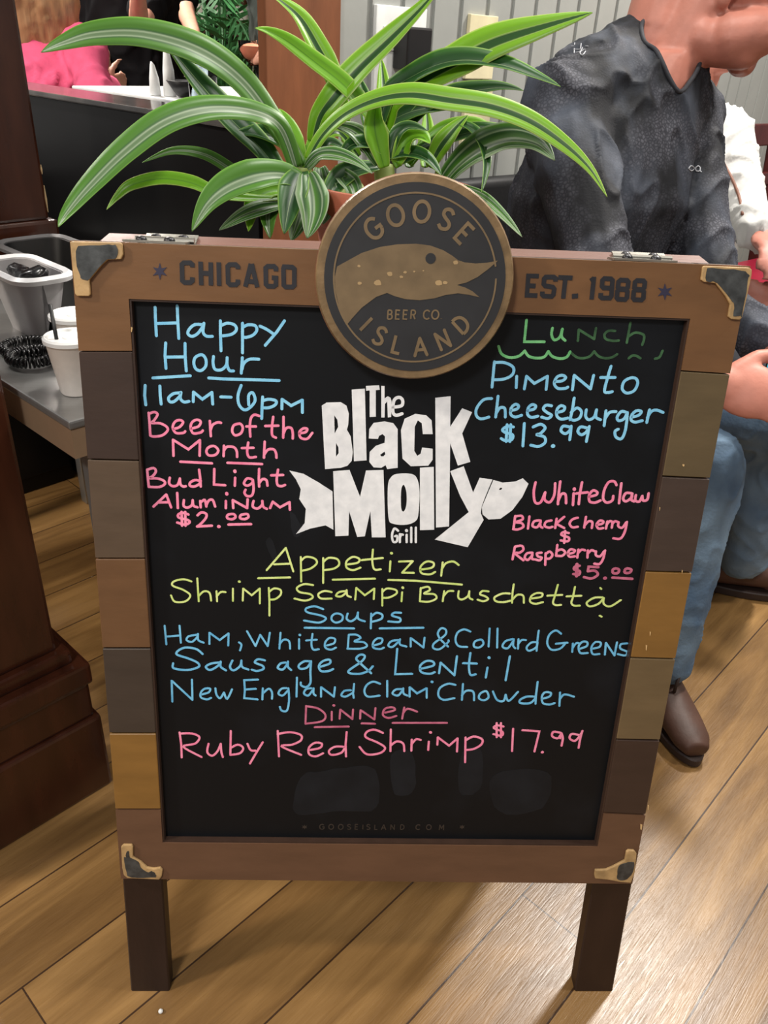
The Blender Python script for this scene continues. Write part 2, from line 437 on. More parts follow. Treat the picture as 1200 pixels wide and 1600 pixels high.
add_hexa(bm, [bw(*p, BO-.006) for p in qq], [bw(*p, BO) for p in qq])
obj('chalkboard', bm, M_board, sign)
# inner lining of the frame, round the board
bm = bmesh.new()
for k in range(4):
    a, b2 = q[k], q[(k+1) % 4]; c = [((p[0]*.0+p[0]), p[1]) for p in (a, b2)]
    cx, cy = sum(p[0] for p in q)/4, sum(p[1] for p in q)/4
    def inn(p, d): return (p[0]+(d if p[0] < cx else -d), p[1]+(d if p[1] < cy else -d))
    add_hexa(bm, [bw(*p, BO) for p in (a, b2, inn(b2, .0022), inn(a, .0022))], [bw(*p, -.0015) for p in (a, b2, inn(b2, .0022), inn(a, .0022))])
obj('inner_bead', bm, wood('inner_bead_wood', (58, 42, 34), .45), sign)
# worn edges of the frame: bare-wood flecks
M_fleck = mat('bare_wood_chip', (206, 172, 120), .7)
bm = bmesh.new()
for (px, py, lx, ly) in [(1010, 1012, 2, 9), (1016, 990, 1.6, 7), (1066, 893, 1.6, 5), (206, 515, 2, 8), (1002, 1292, 3, 9), (1031, 795, 1.2, 6), (1013, 1262, 1.6, 8), (190, 1390, 1.2, 9), (1068, 727, 3, 4)]:
    w = [xs(px-lx/2, py-ly/2), xs(px+lx/2, py-ly/2+1), xs(px+lx/2-1, py+ly/2), xs(px-lx/2, py+ly/2-1)]
    if py == 1390: continue
    bm = bmesh.new(); add_hexa(bm, [bw(*p, -.0005) for p in w], [bw(*p, .0004) for p in w])
    obj('chipped_edge', bm, M_fleck, sign)

# ---- back panel of the A-frame
TB = -TILT*1.02
SUb = np.array([0, math.sin(TB), math.cos(TB)]); SNb = np.array([0, math.cos(TB), -math.sin(TB)])
topw = bw(0, xtl[1], -.037)
YB = topw[1]+.004; ZB = topw[2]-.004; HB = ZB/math.cos(TB)
def bb(x, s, off): return Vector((x, YB+(s-HB)*math.sin(TB), ZB+(s-HB)*math.cos(TB)))+Vector(SNb)*off
xl, xr = xtl[0]+.006, xtr[0]-.014
M_backwood = wood('back_panel_wood', (98, 66, 56), .45, (8, 1, 1), .12, spec=.4)
bm = bmesh.new()
sk = (xtr[1]-xtl[1])
add_hexa(bm, [bb(x, s, 0) for x, s in ((xl, HB-.09), (xr, HB-.09), (xr-.006, HB+sk), (xl+.006, HB))], [bb(x, s, .033) for x, s in ((xl, HB-.09), (xr, HB-.09), (xr-.012, HB+sk-.001), (xl+.012, HB-.001))])
bevel(bm, .002, 1); obj('back_top_rail', bm, M_backwood, sign)
bm = bmesh.new(); add_hexa(bm, [bb(x, s, .004) for x, s in ((xl+.03, .2), (xr-.03, .2), (xr-.03, HB-.09), (xl+.03, HB-.09))], [bb(x, s, .012) for x, s in ((xl+.03, .2), (xr-.03, .2), (xr-.03, HB-.09), (xl+.03, HB-.09))])
obj('back_chalkboard', bm, M_board, sign)
for x0, x1 in ((xl, xl+.055), (xr-.055, xr)):
    bm = bmesh.new(); add_hexa(bm, [bb(x, s, 0) for x, s in ((x0, .008), (x1, .008), (x1, HB-.09), (x0, HB-.09))], [bb(x, s, .033) for x, s in ((x0, .002), (x1, .002), (x1, HB-.09), (x0, HB-.09))])
    obj('back_leg', bm, M_leg, sign)
bm = bmesh.new(); add_hexa(bm, [bb(x, s, 0) for x, s in ((xl+.055, .17), (xr-.055, .17), (xr-.055, .24), (xl+.055, .24))], [bb(x, s, .033) for x, s in ((xl+.055, .17), (xr-.055, .17), (xr-.055, .24), (xl+.055, .24))])
obj('back_bottom_rail', bm, M_backwood, sign)

# ---- hinges across the two tops
M_steel = mat('dull_steel', (150, 148, 140), .35, .85, .12, 40)
M_bolt = mat('dark_bolt', (50, 50, 52), .35, .8)
def hinge(pxa, pxb, py):
    c = xs((pxa+pxb)/2, py); xa, xb_ = xs(pxa, py)[0], xs(pxb, py)[0]
    st = xtl[1]+(c[0]-xtl[0])/(xtr[0]-xtl[0])*sk; sb = HB+(c[0]-xtl[0])/(xtr[0]-xtl[0])*sk
    h = bpy.data.objects.new('hinge', None); COL.objects.link(h); h.parent = sign; h.location = bw(c[0], st, -.03)
    h['label'] = 'grey metal hinge'
    bm = bmesh.new()
    add_hexa(bm, [bw(x, st+.0004, o) for x, o in ((xa-.012, -.037), (xb_-.004, -.037), (xb_-.004, -.010), (xa-.012, -.010))], [bw(x, st+.0026, o) for x, o in ((xa-.012, -.037), (xb_-.004, -.037), (xb_-.004, -.010), (xa-.012, -.010))])
    add_hexa(bm, [bb(x, sb+.0004, o) for x, o in ((xa, 0), (xb_, 0), (xb_, .026), (xa, .026))], [bb(x, sb+.0026, o) for x, o in ((xa, 0), (xb_, 0), (xb_, .026), (xa, .026))])
    add_tube(bm, [bw(xa-.006, st+.003, -.039), bw(xb_, st+.003, -.039)], .0035, 10)
    obj('hinge_plate', bm, M_steel, h)
    for fr in (.22, .74):
        x = xa+(xb_-xa)*fr
        for fn, s, o in ((bw, st, -.022), (bb, sb, .015)):
            bm = bmesh.new(); add_ball(bm, fn(x-(.008 if fn is bw else 0), s+.003, o), .006, (1, 1, .7), None, 2)
            obj('bolt', bm, M_bolt, h, smooth=True)
hinge(205, 292, 366); hinge(984, 1072, 400)

# ---- corner brackets
M_brk = mat('worn_tan_bracket', (172, 142, 98), .5, 0, .25, 60, .2, 90)
M_patch = mat('scuffed_grey_metal', (70, 73, 74), .4, .3, .45, 90, .1, 120)
def bracket(ox, oy, outer, patch):
    pts = [xs(ox+x/8, oy+y/8, .004) for x, y in parse(outer)]; cen = [sum(v)/len(pts) for v in zip(*pts)]
    pts = [tuple(p) for p in pts]
    bm = bmesh.new(); add_hexa(bm, [bw(*p, 0) for p in pts], [bw(*p, .004) for p in pts]); bevel(bm, .0014, 2)
    b = obj('corner_bracket', bm, M_brk, sign)
    pp = [xs(ox+x/8, oy+y/8, .0044) for x, y in parse(patch)]
    pp = [tuple(v)[:2] for v in catmull([(p[0], p[1], 0) for p in pp], 3, True)]
    bm = bmesh.new(); vs = [(p[0]+random.uniform(-.0006, .0006), p[1]+random.uniform(-.0006, .0006)) for p in pp]
    add_hexa(bm, [bw(*p, .0035) for p in vs], [bw(*p, .0046) for p in vs])
    obj('worn_patch', bm, M_patch, b)
bracket(90, 330, '155,385 175,378 770,390 805,410 815,540 790,600 625,608 560,665 395,860 405,1040 390,1062 240,1060 215,1030', '245,455 300,432 640,420 735,440 745,560 720,590 630,600 560,658 400,840 310,850 270,780 230,640')
bracket(1050, 370, '390,370 420,365 970,385 1003,410 1000,470 930,800 880,1010 850,1040 740,1030 705,1000 730,850 690,770 545,580 400,565 365,540', '440,400 560,395 870,420 960,480 945,560 880,970 860,985 765,985 780,850 740,780 570,575 435,555')
bracket(170, 1250, '150,590 180,565 285,565 300,590 300,720 400,780 480,850 560,865 640,850 670,880 660,960 630,1000 230,980 185,940 165,850', '190,725 215,715 215,660 255,645 265,720 370,780 400,840 430,880 500,905 530,890 575,920 580,965 360,970 270,965 220,910')
bracket(880, 1250, '790,650 820,632 890,635 920,670 900,900 850,1040 720,1030 560,1000 400,985 390,940 400,880 540,875 640,830 770,760', '690,830 780,790 885,785 870,900 800,990 690,1000 675,930')

# ---- printed words on the top rail
M_print = mat('blue_black_print', (28, 29, 36), .5, 0, .2, 60)
def strokes(name, m, ox, oy, sc, items, w, off, parent=None, label=None, cap=True):
    """items: 'x,y x,y' smooth, '!' straight, 'o' closed loop; w in photo pixels"""
    bm = bmesh.new()
    for it in items:
        closed = it[0] == 'o'; straight = it[0] in '!*'; ww = w
        loop_straight = it.startswith('o!')
        s = it.lstrip('o!*')
        pts = parse(s)
        if it[0] == '*': ww = w*1.35
        P3 = [(a, b, 0) for a, b in pts]
        if len(pts) > 2 and not straight and not loop_straight: P3 = catmull(P3, 5, closed)
        p2 = [xs(ox+p[0]/sc, oy+p[1]/sc, off) for p in P3]
        cx, cy = ox+pts[0][0]/sc, oy+pts[0][1]/sc
        a, b = xs(cx-5, cy, off), xs(cx+5, cy, off); k = math.hypot(a[0]-b[0], a[1]-b[1])/10
        ribbon(bm, p2, ww*k, off, closed, cap=cap)
    return obj(name, bm, m, parent or sign, label=label)
strokes('printed_word', M_print, 220, 390, 4.286, [
    '!345,118 345,100 332,88 288,88 275,100 278,208 292,220 332,220 345,208 345,185', '!400,80 405,238', '!468,85 470,240', '!402,157 470,160', '!522,85 525,242',
    '!650,130 650,115 635,100 595,100 582,112 585,222 598,235 636,235 650,222 650,200', '!738,95 700,248', '!742,95 780,252', '!712,212 770,216',
    '!905,145 905,125 892,112 850,112 836,124 838,232 850,245 890,246 905,235 905,190 877,188', 'o!960,115 1015,118 1028,130 1028,238 1015,250 970,250 957,238 955,128'], 7.2, .0002, cap=False)
strokes('printed_word', M_print, 790, 410, 4.286, [
    '!222,92 152,90 142,220 212,222', '!148,155 200,158', '!333,128 335,108 322,98 268,98 258,110 255,145 265,157 315,165 325,178 320,215 308,228 255,225 245,215 246,195',
    '!352,100 447,104', '!400,102 385,242', '*464,209 464,241', '!592,96 575,248', '!568,124 594,106',
    'o!660,108 705,110 716,122 712,160 702,172 655,170 645,158 648,120', '!714,140 708,225 698,238 645,238 635,228 637,205',
    'o!770,118 812,120 822,132 818,165 806,178 762,176 752,165 756,130', 'o!760,180 806,182 815,195 812,235 800,248 752,246 744,235 748,192',
    'o!880,121 922,123 932,135 928,168 916,181 872,179 862,168 866,133', 'o!870,183 916,185 925,198 922,238 910,251 862,249 854,238 858,195'], 7.0, .0002, cap=False)
M_star = mat('navy_star_print', (44, 42, 66), .5)
for ox, oy, cx, cy in ((220, 390, 128, 146), (790, 410, 1066, 197)):
    c = (ox+cx/4.286, oy+cy/4.286); pl = []
    for k in range(12):
        r = 12.5 if k % 2 == 0 else 5.2; a = math.pi/6*k-math.pi/2
        pl.append(xs(c[0]+r*math.cos(a), c[1]+r*1.05*math.sin(a)))
    bm = bmesh.new(); add_hexa(bm, [bw(*p, 0) for p in pl], [bw(*p, .0005) for p in pl]); obj('printed_star', bm, M_star, sign)

# ---- round beer badge
DO = .020
dT, dB, dL, dR = xs(650, 267, DO), xs(646, 594, DO), xs(494, 432, DO), xs(803, 425, DO)
dc = ((dL[0]+dR[0])/2, (dT[1]+dB[1])/2); dr = ((dR[0]-dL[0])+(dT[1]-dB[1]))/4
M_gold = mat('worn_gold_rim', (124, 102, 72), .42, .2, .3, 50, .15, 120)
M_dface = mat('charcoal_badge_face', (37, 38, 41), .45, 0, .15, 30)
M_dgold = mat('dull_gold_paint', (116, 98, 72), .45, .15, .18, 40)
def dpt(r, a, o): return bw(dc[0]+r*math.cos(a), dc[1]+r*math.sin(a), o)
def dlathe(prof, seg=72):
    bm = bmesh.new(); rings = [[bm.verts.new(dpt(max(r, 1e-4), 2*math.pi*k/seg, o)) for k in range(seg)] for r, o in prof]
    for i in range(len(rings)-1):
        for k in range(seg): bm.faces.new((rings[i][k], rings[i][(k+1) % seg], rings[i+1][(k+1) % seg], rings[i+1][k]))
    bm.faces.new(rings[-1]); bm.faces.new(rings[0][::-1])
    return bm
badge = obj('round_badge', dlathe([(dr*.985, -.030), (dr*1.0, -.028), (dr*1.0, DO-.003), (dr*.985, DO), (dr*.93, DO)]), M_gold, sign, autos=40, smooth=True)
obj('badge_side', dlathe([(dr*1.006, -.0285), (dr*1.006, DO-.006), (dr*1.0, DO-.005)]), wood('badge_side_wood', (112, 72, 56), .4), badge)
f = xs(480+95/3.529, 240+680/3.529, DO); rin = dr*.912
obj('badge_face', dlathe([(rin, DO-.001), (rin, DO+.0008)]), M_dface, badge)
FO = DO+.0008
def dk(x, y): return xs(480+x/3.529, 240+y/3.529, FO)
bm = bmesh.new(); rr = dr*.815
def arc2(a0, a1, n=60): return [(dc[0]+rr*math.cos(math.radians(a0+(a1-a0)*k/n)), dc[1]+rr*math.sin(math.radians(a0+(a1-a0)*k/n))) for k in range(n+1)]
ribbon(bm, arc2(12, 200), .0017, FO); ribbon(bm, arc2(200, 363), .0017, FO)
obj('badge_ring', bm, M_dgold, badge)
head = '165,622 200,603 300,548 400,515 500,500 600,497 680,507 750,533 800,563 832,588 870,600 930,606 990,602 1052,590 1000,635 940,680 880,710 825,724 870,738 910,758 950,792 890,778 830,770 760,780 700,798 620,808 540,802 480,785 440,768 380,790 300,850 250,905 222,940 180,860 155,750 152,680'
me = curve_fill([[dk(*p) for p in parse(head)]], FO, .0005); obj('goose_head', me, M_dgold, badge)
bm = bmesh.new(); e = dk(680, 578)
add_hexa(bm, [bw(e[0]+.0052*math.cos(a), e[1]+.0052*math.sin(a), FO) for a in np.linspace(0, 2*math.pi, 20)[:-1]], [bw(e[0]+.0052*math.cos(a), e[1]+.0052*math.sin(a), FO+.0009) for a in np.linspace(0, 2*math.pi, 20)[:-1]])
obj('goose_eye', bm, M_dface, badge)
bm = bmesh.new()
for (x, y, r) in [(290, 715, 9), (390, 712, 16), (455, 662, 13), (520, 680, 8), (540, 655, 8), (725, 712, 17), (760, 712, 10), (818, 600, 12), (285, 620, 8), (590, 650, 5), (640, 646, 4)]:
    c = dk(x, y); pl = [(c[0]+r*.00019*(1+.5*random.random())*math.cos(a), c[1]+r*.00013*(1+.5*random.random())*math.sin(a)) for a in np.linspace(0, 6.28, 10)[:-1]]
    add_hexa(bm, [bw(*p, FO) for p in pl], [bw(*p, FO+.0007) for p in pl])
obj('badge_scuff', bm, mat('rubbed_gold', (166, 140, 100), .5), badge)
# plain sans capitals, drawn as strokes in a unit box (y up)
o_ = 'o' + ' '.join('%.3f,%.3f' % (.42+.42*math.cos(a), .5+.5*math.sin(a)) for a in np.linspace(0, 2*math.pi, 17)[:-1])
LET = {'G': ['.76,.83 .62,.95 .42,1 .18,.9 .04,.68 .02,.45 .1,.18 .3,.02 .5,0 .7,.1 .8,.28', '!.80,.28 .80,.45 .48,.45'], 'O': [o_],
       'S': ['.60,.84 .45,.98 .25,1 .08,.88 .08,.68 .25,.55 .45,.46 .6,.33 .6,.14 .45,.02 .22,0 .04,.14'], 'E': ['!.55,1 .05,1 .05,0 .55,0', '!.05,.52 .48,.52'],
       'I': ['!.05,1 .05,0'], 'L': ['!.05,1 .05,0 .52,0'], 'A': ['!.02,0 .4,1 .78,0', '!.16,.32 .64,.32'], 'N': ['!.05,0 .05,1 .68,0 .68,1'],
       'D': ['!.05,0 .05,1', '.05,1 .35,.98 .6,.8 .68,.5 .6,.2 .35,.02 .05,0'], 'B': ['!.05,0 .05,1', '.05,1 .35,1 .5,.88 .5,.68 .35,.54 .05,.53', '.05,.53 .38,.53 .56,.4 .56,.14 .38,0 .05,0'],
       'R': ['!.05,0 .05,1', '.05,1 .38,1 .54,.86 .54,.64 .38,.5 .05,.5', '!.3,.5 .58,0'], 'C': ['.74,.85 .58,.97 .42,1 .18,.9 .04,.68 .04,.32 .18,.1 .42,0 .58,.03 .74,.15'],
       'M': ['!.03,0 .08,1 .42,.25 .76,1 .81,0'], '.': ['*.05,.02 .05,.06']}
WID = dict(G=.82, O=.84, S=.64, E=.58, I=.1, L=.54, A=.8, N=.74, D=.7, B=.6, R=.6, C=.76, M=.84)
def letter(bm, ch, c, h, ang, off, w):
    ca, sa = math.cos(ang), math.sin(ang); wd = WID.get(ch, .1)
    for it in LET[ch]:
        pts = parse(it.lstrip('o!*')); P3 = [(a, b, 0) for a, b in pts]
        if len(pts) > 2 and it[0] not in '!*': P3 = catmull(P3, 4, it[0] == 'o')
        q = []
        for p in P3:
            x, y = (p[0]-wd/2)*h*.95, (p[1]-.5)*h
            q.append((c[0]+x*ca-y*sa, c[1]+x*sa+y*ca))
        ribbon(bm, q, w, off, it[0] == 'o', cap=False)
bm = bmesh.new()
for ch, x, y in (('G', 366, 413), ('O', 487, 340), ('O', 632, 320), ('S', 766, 362), ('E', 866, 442)):
    c = dk(x, y); a = math.atan2(c[1]-dc[1], c[0]-dc[0])-math.pi/2
    letter(bm, ch, c, .0190, a*.9, FO, .0034)
obj('badge_lettering', bm, M_dgold, badge); bm = bmesh.new()
for ch, x, y in (('I', 325, 940), ('S', 400, 1005), ('L', 497, 1053), ('A', 624, 1065), ('N', 748, 1027), ('D', 850, 942)):
    c = dk(x, y); a = math.atan2(c[1]-dc[1], c[0]-dc[0])+math.pi/2
    letter(bm, ch, c, .0175, a*.92, FO, .0032)
obj('badge_lettering', bm, M_dgold, badge)
for word, xx in (('BEER', (456, 499, 541, 584)), ('CO.', (658, 706, 741))):
    bm = bmesh.new()
    for ch, x in zip(word, xx): letter(bm, ch, dk(x, 888), .0088, -.02, FO, .0015)
    obj('badge_lettering', bm, M_dgold, badge)

# ---- web address printed faintly along the bottom of the board
M_faint = mat('faint_brown_print', (48, 42, 38), .5)
bm = bmesh.new()
for k, ch in enumerate('GOOSEISLAND.COM'):
    x = [503, 517.5, 532.5, 545.5, 557, 567, 575.5, 587.5, 599.5, 613.5, 628.5, 640, 653, 670, 690][k]
    letter(bm, ch, xs(x, 1292+(x-600)*.004, BO), .0080, 0, BO, .0014)
obj('printed_web_address', bm, M_faint, sign)
for x in (476, 722):
    bm = bmesh.new(); c = xs(x, 1292, BO); pl = [(c[0]+(.004 if k % 2 == 0 else .0018)*math.cos(math.pi/6*k+math.pi/2), c[1]+(.004 if k % 2 == 0 else .0018)*math.sin(math.pi/6*k+math.pi/2)) for k in range(12)]
    add_hexa(bm, [bw(*p, BO) for p in pl], [bw(*p, BO+.0004) for p in pl]); obj('printed_star', bm, M_faint, sign)


# ---- chalk lettering
def chalk(name, c, c2): return mat(name, c, .75, 0, .1, 90, 0, 80, .2, (1, 1, 1), c2)
M_blue = chalk('blue_chalk', (122, 196, 236), (152, 220, 250)); M_pink = chalk('pink_chalk', (242, 128, 166), (255, 160, 190))
M_green = chalk('green_chalk', (96, 176, 110), (132, 208, 142)); M_greenf = chalk('faded_green_chalk', (48, 78, 54), (70, 112, 76))
M_lime = chalk('yellow_green_chalk', (198, 224, 122), (232, 246, 164)); M_dpink = chalk('dull_pink_chalk', (184, 94, 124), (214, 124, 152))
M_dblue = chalk('deeper_blue_chalk', (98, 178, 224), (130, 206, 244)); M_white = chalk('white_chalk', (222, 226, 230), (242, 245, 248))
WR = 'chalk_writing'
A4 = (200, 460, 4.0)
strokes(WR, M_blue, *A4, ['!170,80 172,150 178,258', '!308,72 312,170 318,275', '!175,182 312,178', '470,190 420,188 385,215 375,245 400,262 435,245 465,205 475,180', '475,180 470,235 490,260 528,262',
    '!578,165 578,240 582,352', '580,195 620,180 665,190 678,220 650,248 600,258 582,258', '!716,180 716,260 716,365', '718,205 750,190 795,195 805,225 780,255 740,268 718,266', '825,198 870,220 910,248', '!978,165 930,235 858,318',
    '!236,303 232,380 238,462', '!357,306 358,390 365,478', '!235,392 360,390', 'o450,378 420,395 412,430 425,465 455,476 485,450 488,410 472,382', '535,388 532,430 545,468 585,470 615,440 620,395', '620,395 620,440 635,475 660,478',
    '!715,395 712,440 708,492', '712,470 725,430 760,405 818,405', '!156,522 390,508', '!505,522 600,528 945,538'], 4.6, BO)
strokes(WR, M_blue, *A4, ['!108,568 105,630 112,690', '!200,572 202,630 208,685', '325,615 285,620 255,645 262,670 290,668 325,635 332,612', '332,612 328,650 350,672 382,668', '!408,670 410,610 465,655 525,612 530,685', '!580,640 645,642',
    '708,568 688,630 695,690 730,722 770,700 795,660 780,615 755,630 755,690', '!842,640 838,700 836,775', '840,665 880,655 925,665 920,690 880,708 842,708', '!962,715 963,655 1020,695 1090,660 1090,738'], 4.6, BO)
strokes(WR, M_pink, *A4, ['!130,740 135,800 140,882', '132,745 165,735 185,750 165,785 150,803 200,805 240,825 248,850 215,880 165,888 140,882', '285,840 320,830 345,800 325,785 295,795 280,830 300,865 345,865 358,855', '395,838 440,825 455,795 430,783 400,800 392,835 410,868 455,862 468,850',
    '!512,790 515,840 518,885', '516,850 530,815 560,800 582,802', 'o690,808 660,820 652,855 670,880 705,868 718,835 708,812', '822,760 790,752 768,775 762,830 765,888', '!740,825 800,825', '908,765 900,830 902,880 925,895', '!858,822 940,820', '!972,765 972,830 970,895', '972,870 990,835 1020,835 1030,865 1030,900', '1070,868 1110,860 1120,840 1095,838 1072,860 1080,895 1120,902 1152,865',
    '!285,1008 282,908 378,968 450,910 448,1008', 'o540,948 505,955 490,980 505,1005 545,1003 565,975', '!600,945 598,1010', '600,975 620,952 662,955 680,980 682,1015', '752,925 745,985 760,1018 800,1015', '!712,960 785,958', '!855,920 852,975 850,1020', '852,1000 875,970 910,968 925,990 928,1020', '!328,1045 525,1055', '!622,1052 838,1060'], 4.0, BO)
strokes(WR, M_pink, *A4, ['!120,1095 125,1150 130,1200', '122,1095 160,1085 175,1105 155,1135 135,1148 185,1150 225,1165 230,1185 195,1203 130,1202', '262,1145 258,1180 280,1198 310,1190 325,1150', '325,1150 328,1185 345,1200 362,1198', '450,1165 420,1160 390,1175 388,1195 415,1200 445,1185 455,1165', '!445,1095 452,1150 455,1200', '!540,1090 538,1188 608,1192', '!670,1145 668,1195', '*668,1103 669,1107',
    '775,1155 745,1150 725,1180 745,1195 775,1180 780,1160', '780,1158 785,1215 775,1255 745,1260 728,1240 735,1220', '!820,1090 818,1150 820,1200', '820,1180 840,1155 865,1160 872,1195', '938,1095 930,1150 935,1190 960,1198 982,1190', '!895,1130 970,1128',
    '!160,1325 240,1250 270,1330', '!190,1300 255,1298', '!308,1240 312,1335', '350,1285 348,1320 370,1332 398,1318 405,1285', '405,1285 410,1320 435,1330', '!455,1330 452,1290', '455,1298 480,1285 490,1325', '490,1318 505,1288 530,1285 545,1325', '!612,1290 612,1335', '*617,1243 618,1247', '!658,1335 655,1285 745,1335 748,1280', '785,1290 780,1325 810,1338 838,1315 840,1290', '840,1290 845,1325 868,1340', '!888,1335 905,1295 950,1330 1010,1298 1012,1345',
    '378,1375 345,1365 315,1375 320,1395 375,1410 385,1425 355,1438 308,1425', '!335,1358 338,1445', '!358,1358 360,1445', '435,1380 460,1362 490,1372 485,1400 450,1438 432,1450', '!432,1450 525,1445', '*567,1450 570,1450', 'o645,1372 622,1380 622,1398 650,1405 672,1392 665,1375', 'o735,1372 705,1380 702,1398 730,1404 752,1392 750,1376', '!628,1438 770,1435'], 4.0, BO)
A5 = (720, 490, 3.5294)
strokes(WR, M_green, *A5, ['!362,35 350,155 460,155', '505,80 500,115 515,145 545,130 560,85', '560,85 555,125 575,148', '208,180 225,222 270,242 320,234 352,205', '352,205 375,235 420,245 460,238 482,208', '482,208 505,236 550,248 585,238 602,210'], 4.2, BO)
strokes(WR, M_greenf, *A5, ['!645,150 650,88 735,140 745,80', '850,95 815,95 792,115 800,140 840,150 870,148', '!935,50 915,160', '920,130 960,105 1005,115 1010,140 1000,172', '602,210 635,238 670,246 710,236 735,208', '735,208 760,235 800,246 835,240 862,224', '925,246 945,232 965,232 990,246', '1070,248 1095,240 1112,205'], 3.8, BO, label='faded green chalk letters')
strokes(WR, M_blue, *A5, ['!185,265 178,340 172,405', '185,270 240,270 288,295 285,335 240,360 180,365', '!308,345 305,408', '!350,415 362,345 405,385 478,345 470,418', '520,375 560,370 578,352 560,340 530,350 515,385 535,412 575,412 590,405', '!615,420 625,340 715,415 732,340', '828,290 810,350 792,425 812,435 835,430', '!770,352 850,352', 'o935,355 900,375 890,415 915,438 955,425 975,385 965,358',
    '170,468 125,475 88,520 85,560 110,580 155,570', '!205,455 198,520 192,570', '195,550 215,520 240,520 245,545 245,570', '275,535 310,525 318,508 300,500 278,520 275,555 300,570 335,560', '368,535 405,525 412,508 392,502 372,520 368,555 390,572 425,565', '500,508 470,505 455,525 475,545 500,560 480,578 445,570', '530,545 565,535 572,515 550,508 530,530 530,565 555,582 590,575', '!625,465 615,530 602,585', '608,545 640,520 665,540 655,575 625,588 602,580', '692,530 688,565 705,585 735,570 748,530', '748,530 745,570 770,585', '!800,535 790,618', '795,580 820,545 855,540', '915,545 885,540 862,570 870,590 900,580 918,545', '918,545 915,590 905,650 885,690 855,680 850,650 868,637', '945,570 980,560 995,540 970,535 945,555 938,585 960,598 1000,590', '!1040,530 1025,600', '1028,575 1050,540 1080,532 1115,545'], 4.4, BO)
strokes(WR, M_blue, *A5, ['290,625 255,622 230,640 245,655 285,668 280,695 245,700 222,688', '!255,612 250,705', '!275,612 270,705', '!350,605 342,730', '398,625 440,610 465,630 440,660 420,668 460,680 465,710 430,732 385,725', '*506,730 510,730', '600,625 565,620 552,645 575,662 600,645 608,620', '608,620 605,660 600,695', '695,630 660,625 645,650 665,668 692,652 708,622', '708,622 700,665 692,705'], 4.4, BO)
strokes(WR, M_pink, *A5, ['412,930 402,985 410,1040 440,1040 465,985', '465,985 462,1025 490,1040 515,1000 520,935', '!548,925 540,990 535,1050', '538,1030 555,995 575,995 580,1020 580,1045', '!622,990 618,1055', '*625,966 626,969', '!668,930 655,1000 650,1050', '!635,992 700,985', '705,1010 745,1000 752,985 730,975 708,1000 710,1035 740,1042 770,1030', '858,945 845,925 815,930 792,970 785,1020 805,1042 835,1030 840,1005', '!885,935 872,1045', '940,990 910,990 895,1020 910,1035 940,1015 945,992', '945,992 940,1025 955,1035', '965,1000 962,1030 985,1035 1000,1005', '1000,1005 1005,1030 1028,1025 1035,990'], 4.0, BO)
strokes(WR, M_pink, *A5, ['!300,1115 290,1185', '300,1118 335,1115 340,1135 302,1150 335,1155 345,1175 315,1190 288,1188', '!378,1118 370,1185', '435,1140 405,1145 395,1170 420,1178 440,1150', '440,1140 438,1170 450,1180', '500,1140 470,1148 462,1170 485,1180 505,1175', '!528,1130 520,1182', '!570,1120 525,1158 570,1182', '645,1125 615,1135 600,1158 615,1178 645,1175', '!690,1120 680,1180', '685,1165 705,1145 725,1150 722,1182', '750,1165 780,1158 785,1145 765,1142 748,1165 760,1185 785,1182', '!808,1145 800,1185', '803,1165 820,1145 835,1150 832,1180', '835,1160 850,1145 868,1150', '870,1150 868,1172 890,1180 912,1150', '915,1148 905,1200 880,1240 840,1238',
    '595,1210 565,1205 555,1220 595,1235 590,1255 550,1250', '!575,1198 570,1264', '!298,1285 285,1355', '298,1285 335,1280 345,1300 325,1318 300,1322 345,1360', '395,1318 365,1322 352,1345 370,1358 395,1330', '395,1318 392,1350 405,1355', '445,1318 420,1322 425,1338 445,1345 435,1360 410,1355', '!468,1320 465,1385', '468,1325 490,1312 505,1330 490,1350 468,1350', '!532,1275 525,1335', '528,1310 555,1300 575,1315 560,1335 528,1335', '590,1325 620,1318 628,1305 605,1300 590,1320 600,1340 630,1338', '!648,1300 642,1345', '645,1322 665,1302 685,1305', '!700,1305 698,1345', '698,1325 720,1305 742,1312', '745,1310 745,1332 768,1338 790,1310', '795,1305 785,1350 765,1380 735,1378'], 3.7, BO)
strokes(WR, M_dpink, *A5, ['655,1390 630,1395 625,1410 655,1420 650,1440 620,1435', '*640,1382 638,1446', '!758,1398 705,1395 700,1420', '700,1420 740,1418 755,1440 720,1460 678,1452', '*793,1458 797,1458', 'o855,1405 838,1412 840,1430 865,1430 872,1412', 'o920,1405 905,1412 905,1428 930,1428 940,1412', '!835,1455 945,1462'], 4.0, BO, label='smudged dull pink chalk price')
B1, B2, B3, B4 = (240, 840, 3.0), (600, 840, 3.0), (240, 1020, 3.0), (600, 1020, 3.0)
strokes(WR, M_lime, *B1, ['!530,152 620,48 655,158', '!565,125 640,122', '!690,90 692,205', '690,110 715,90 755,98 765,120 735,145 695,155', '!795,95 795,212', '795,115 820,95 860,100 870,125 845,145 798,152', '910,125 955,118 965,100 935,90 905,110 905,140 935,152 970,140', '1028,55 1025,110 1035,148 1065,148', '!975,105 1075,95', '!1110,110 1107,158', '*1114,72 1116,73', '!1150,112 1215,110 1165,164 1220,165', '1250,150 1305,140 1312,118 1280,112 1252,135 1255,165 1295,172 1320,160', '!1355,115 1348,178', '1350,150 1370,120 1405,112 1430,128',
    '!490,190 640,186', '!840,197 1038,192', '!1100,198 1230,202 1445,220'], 3.1, BO)
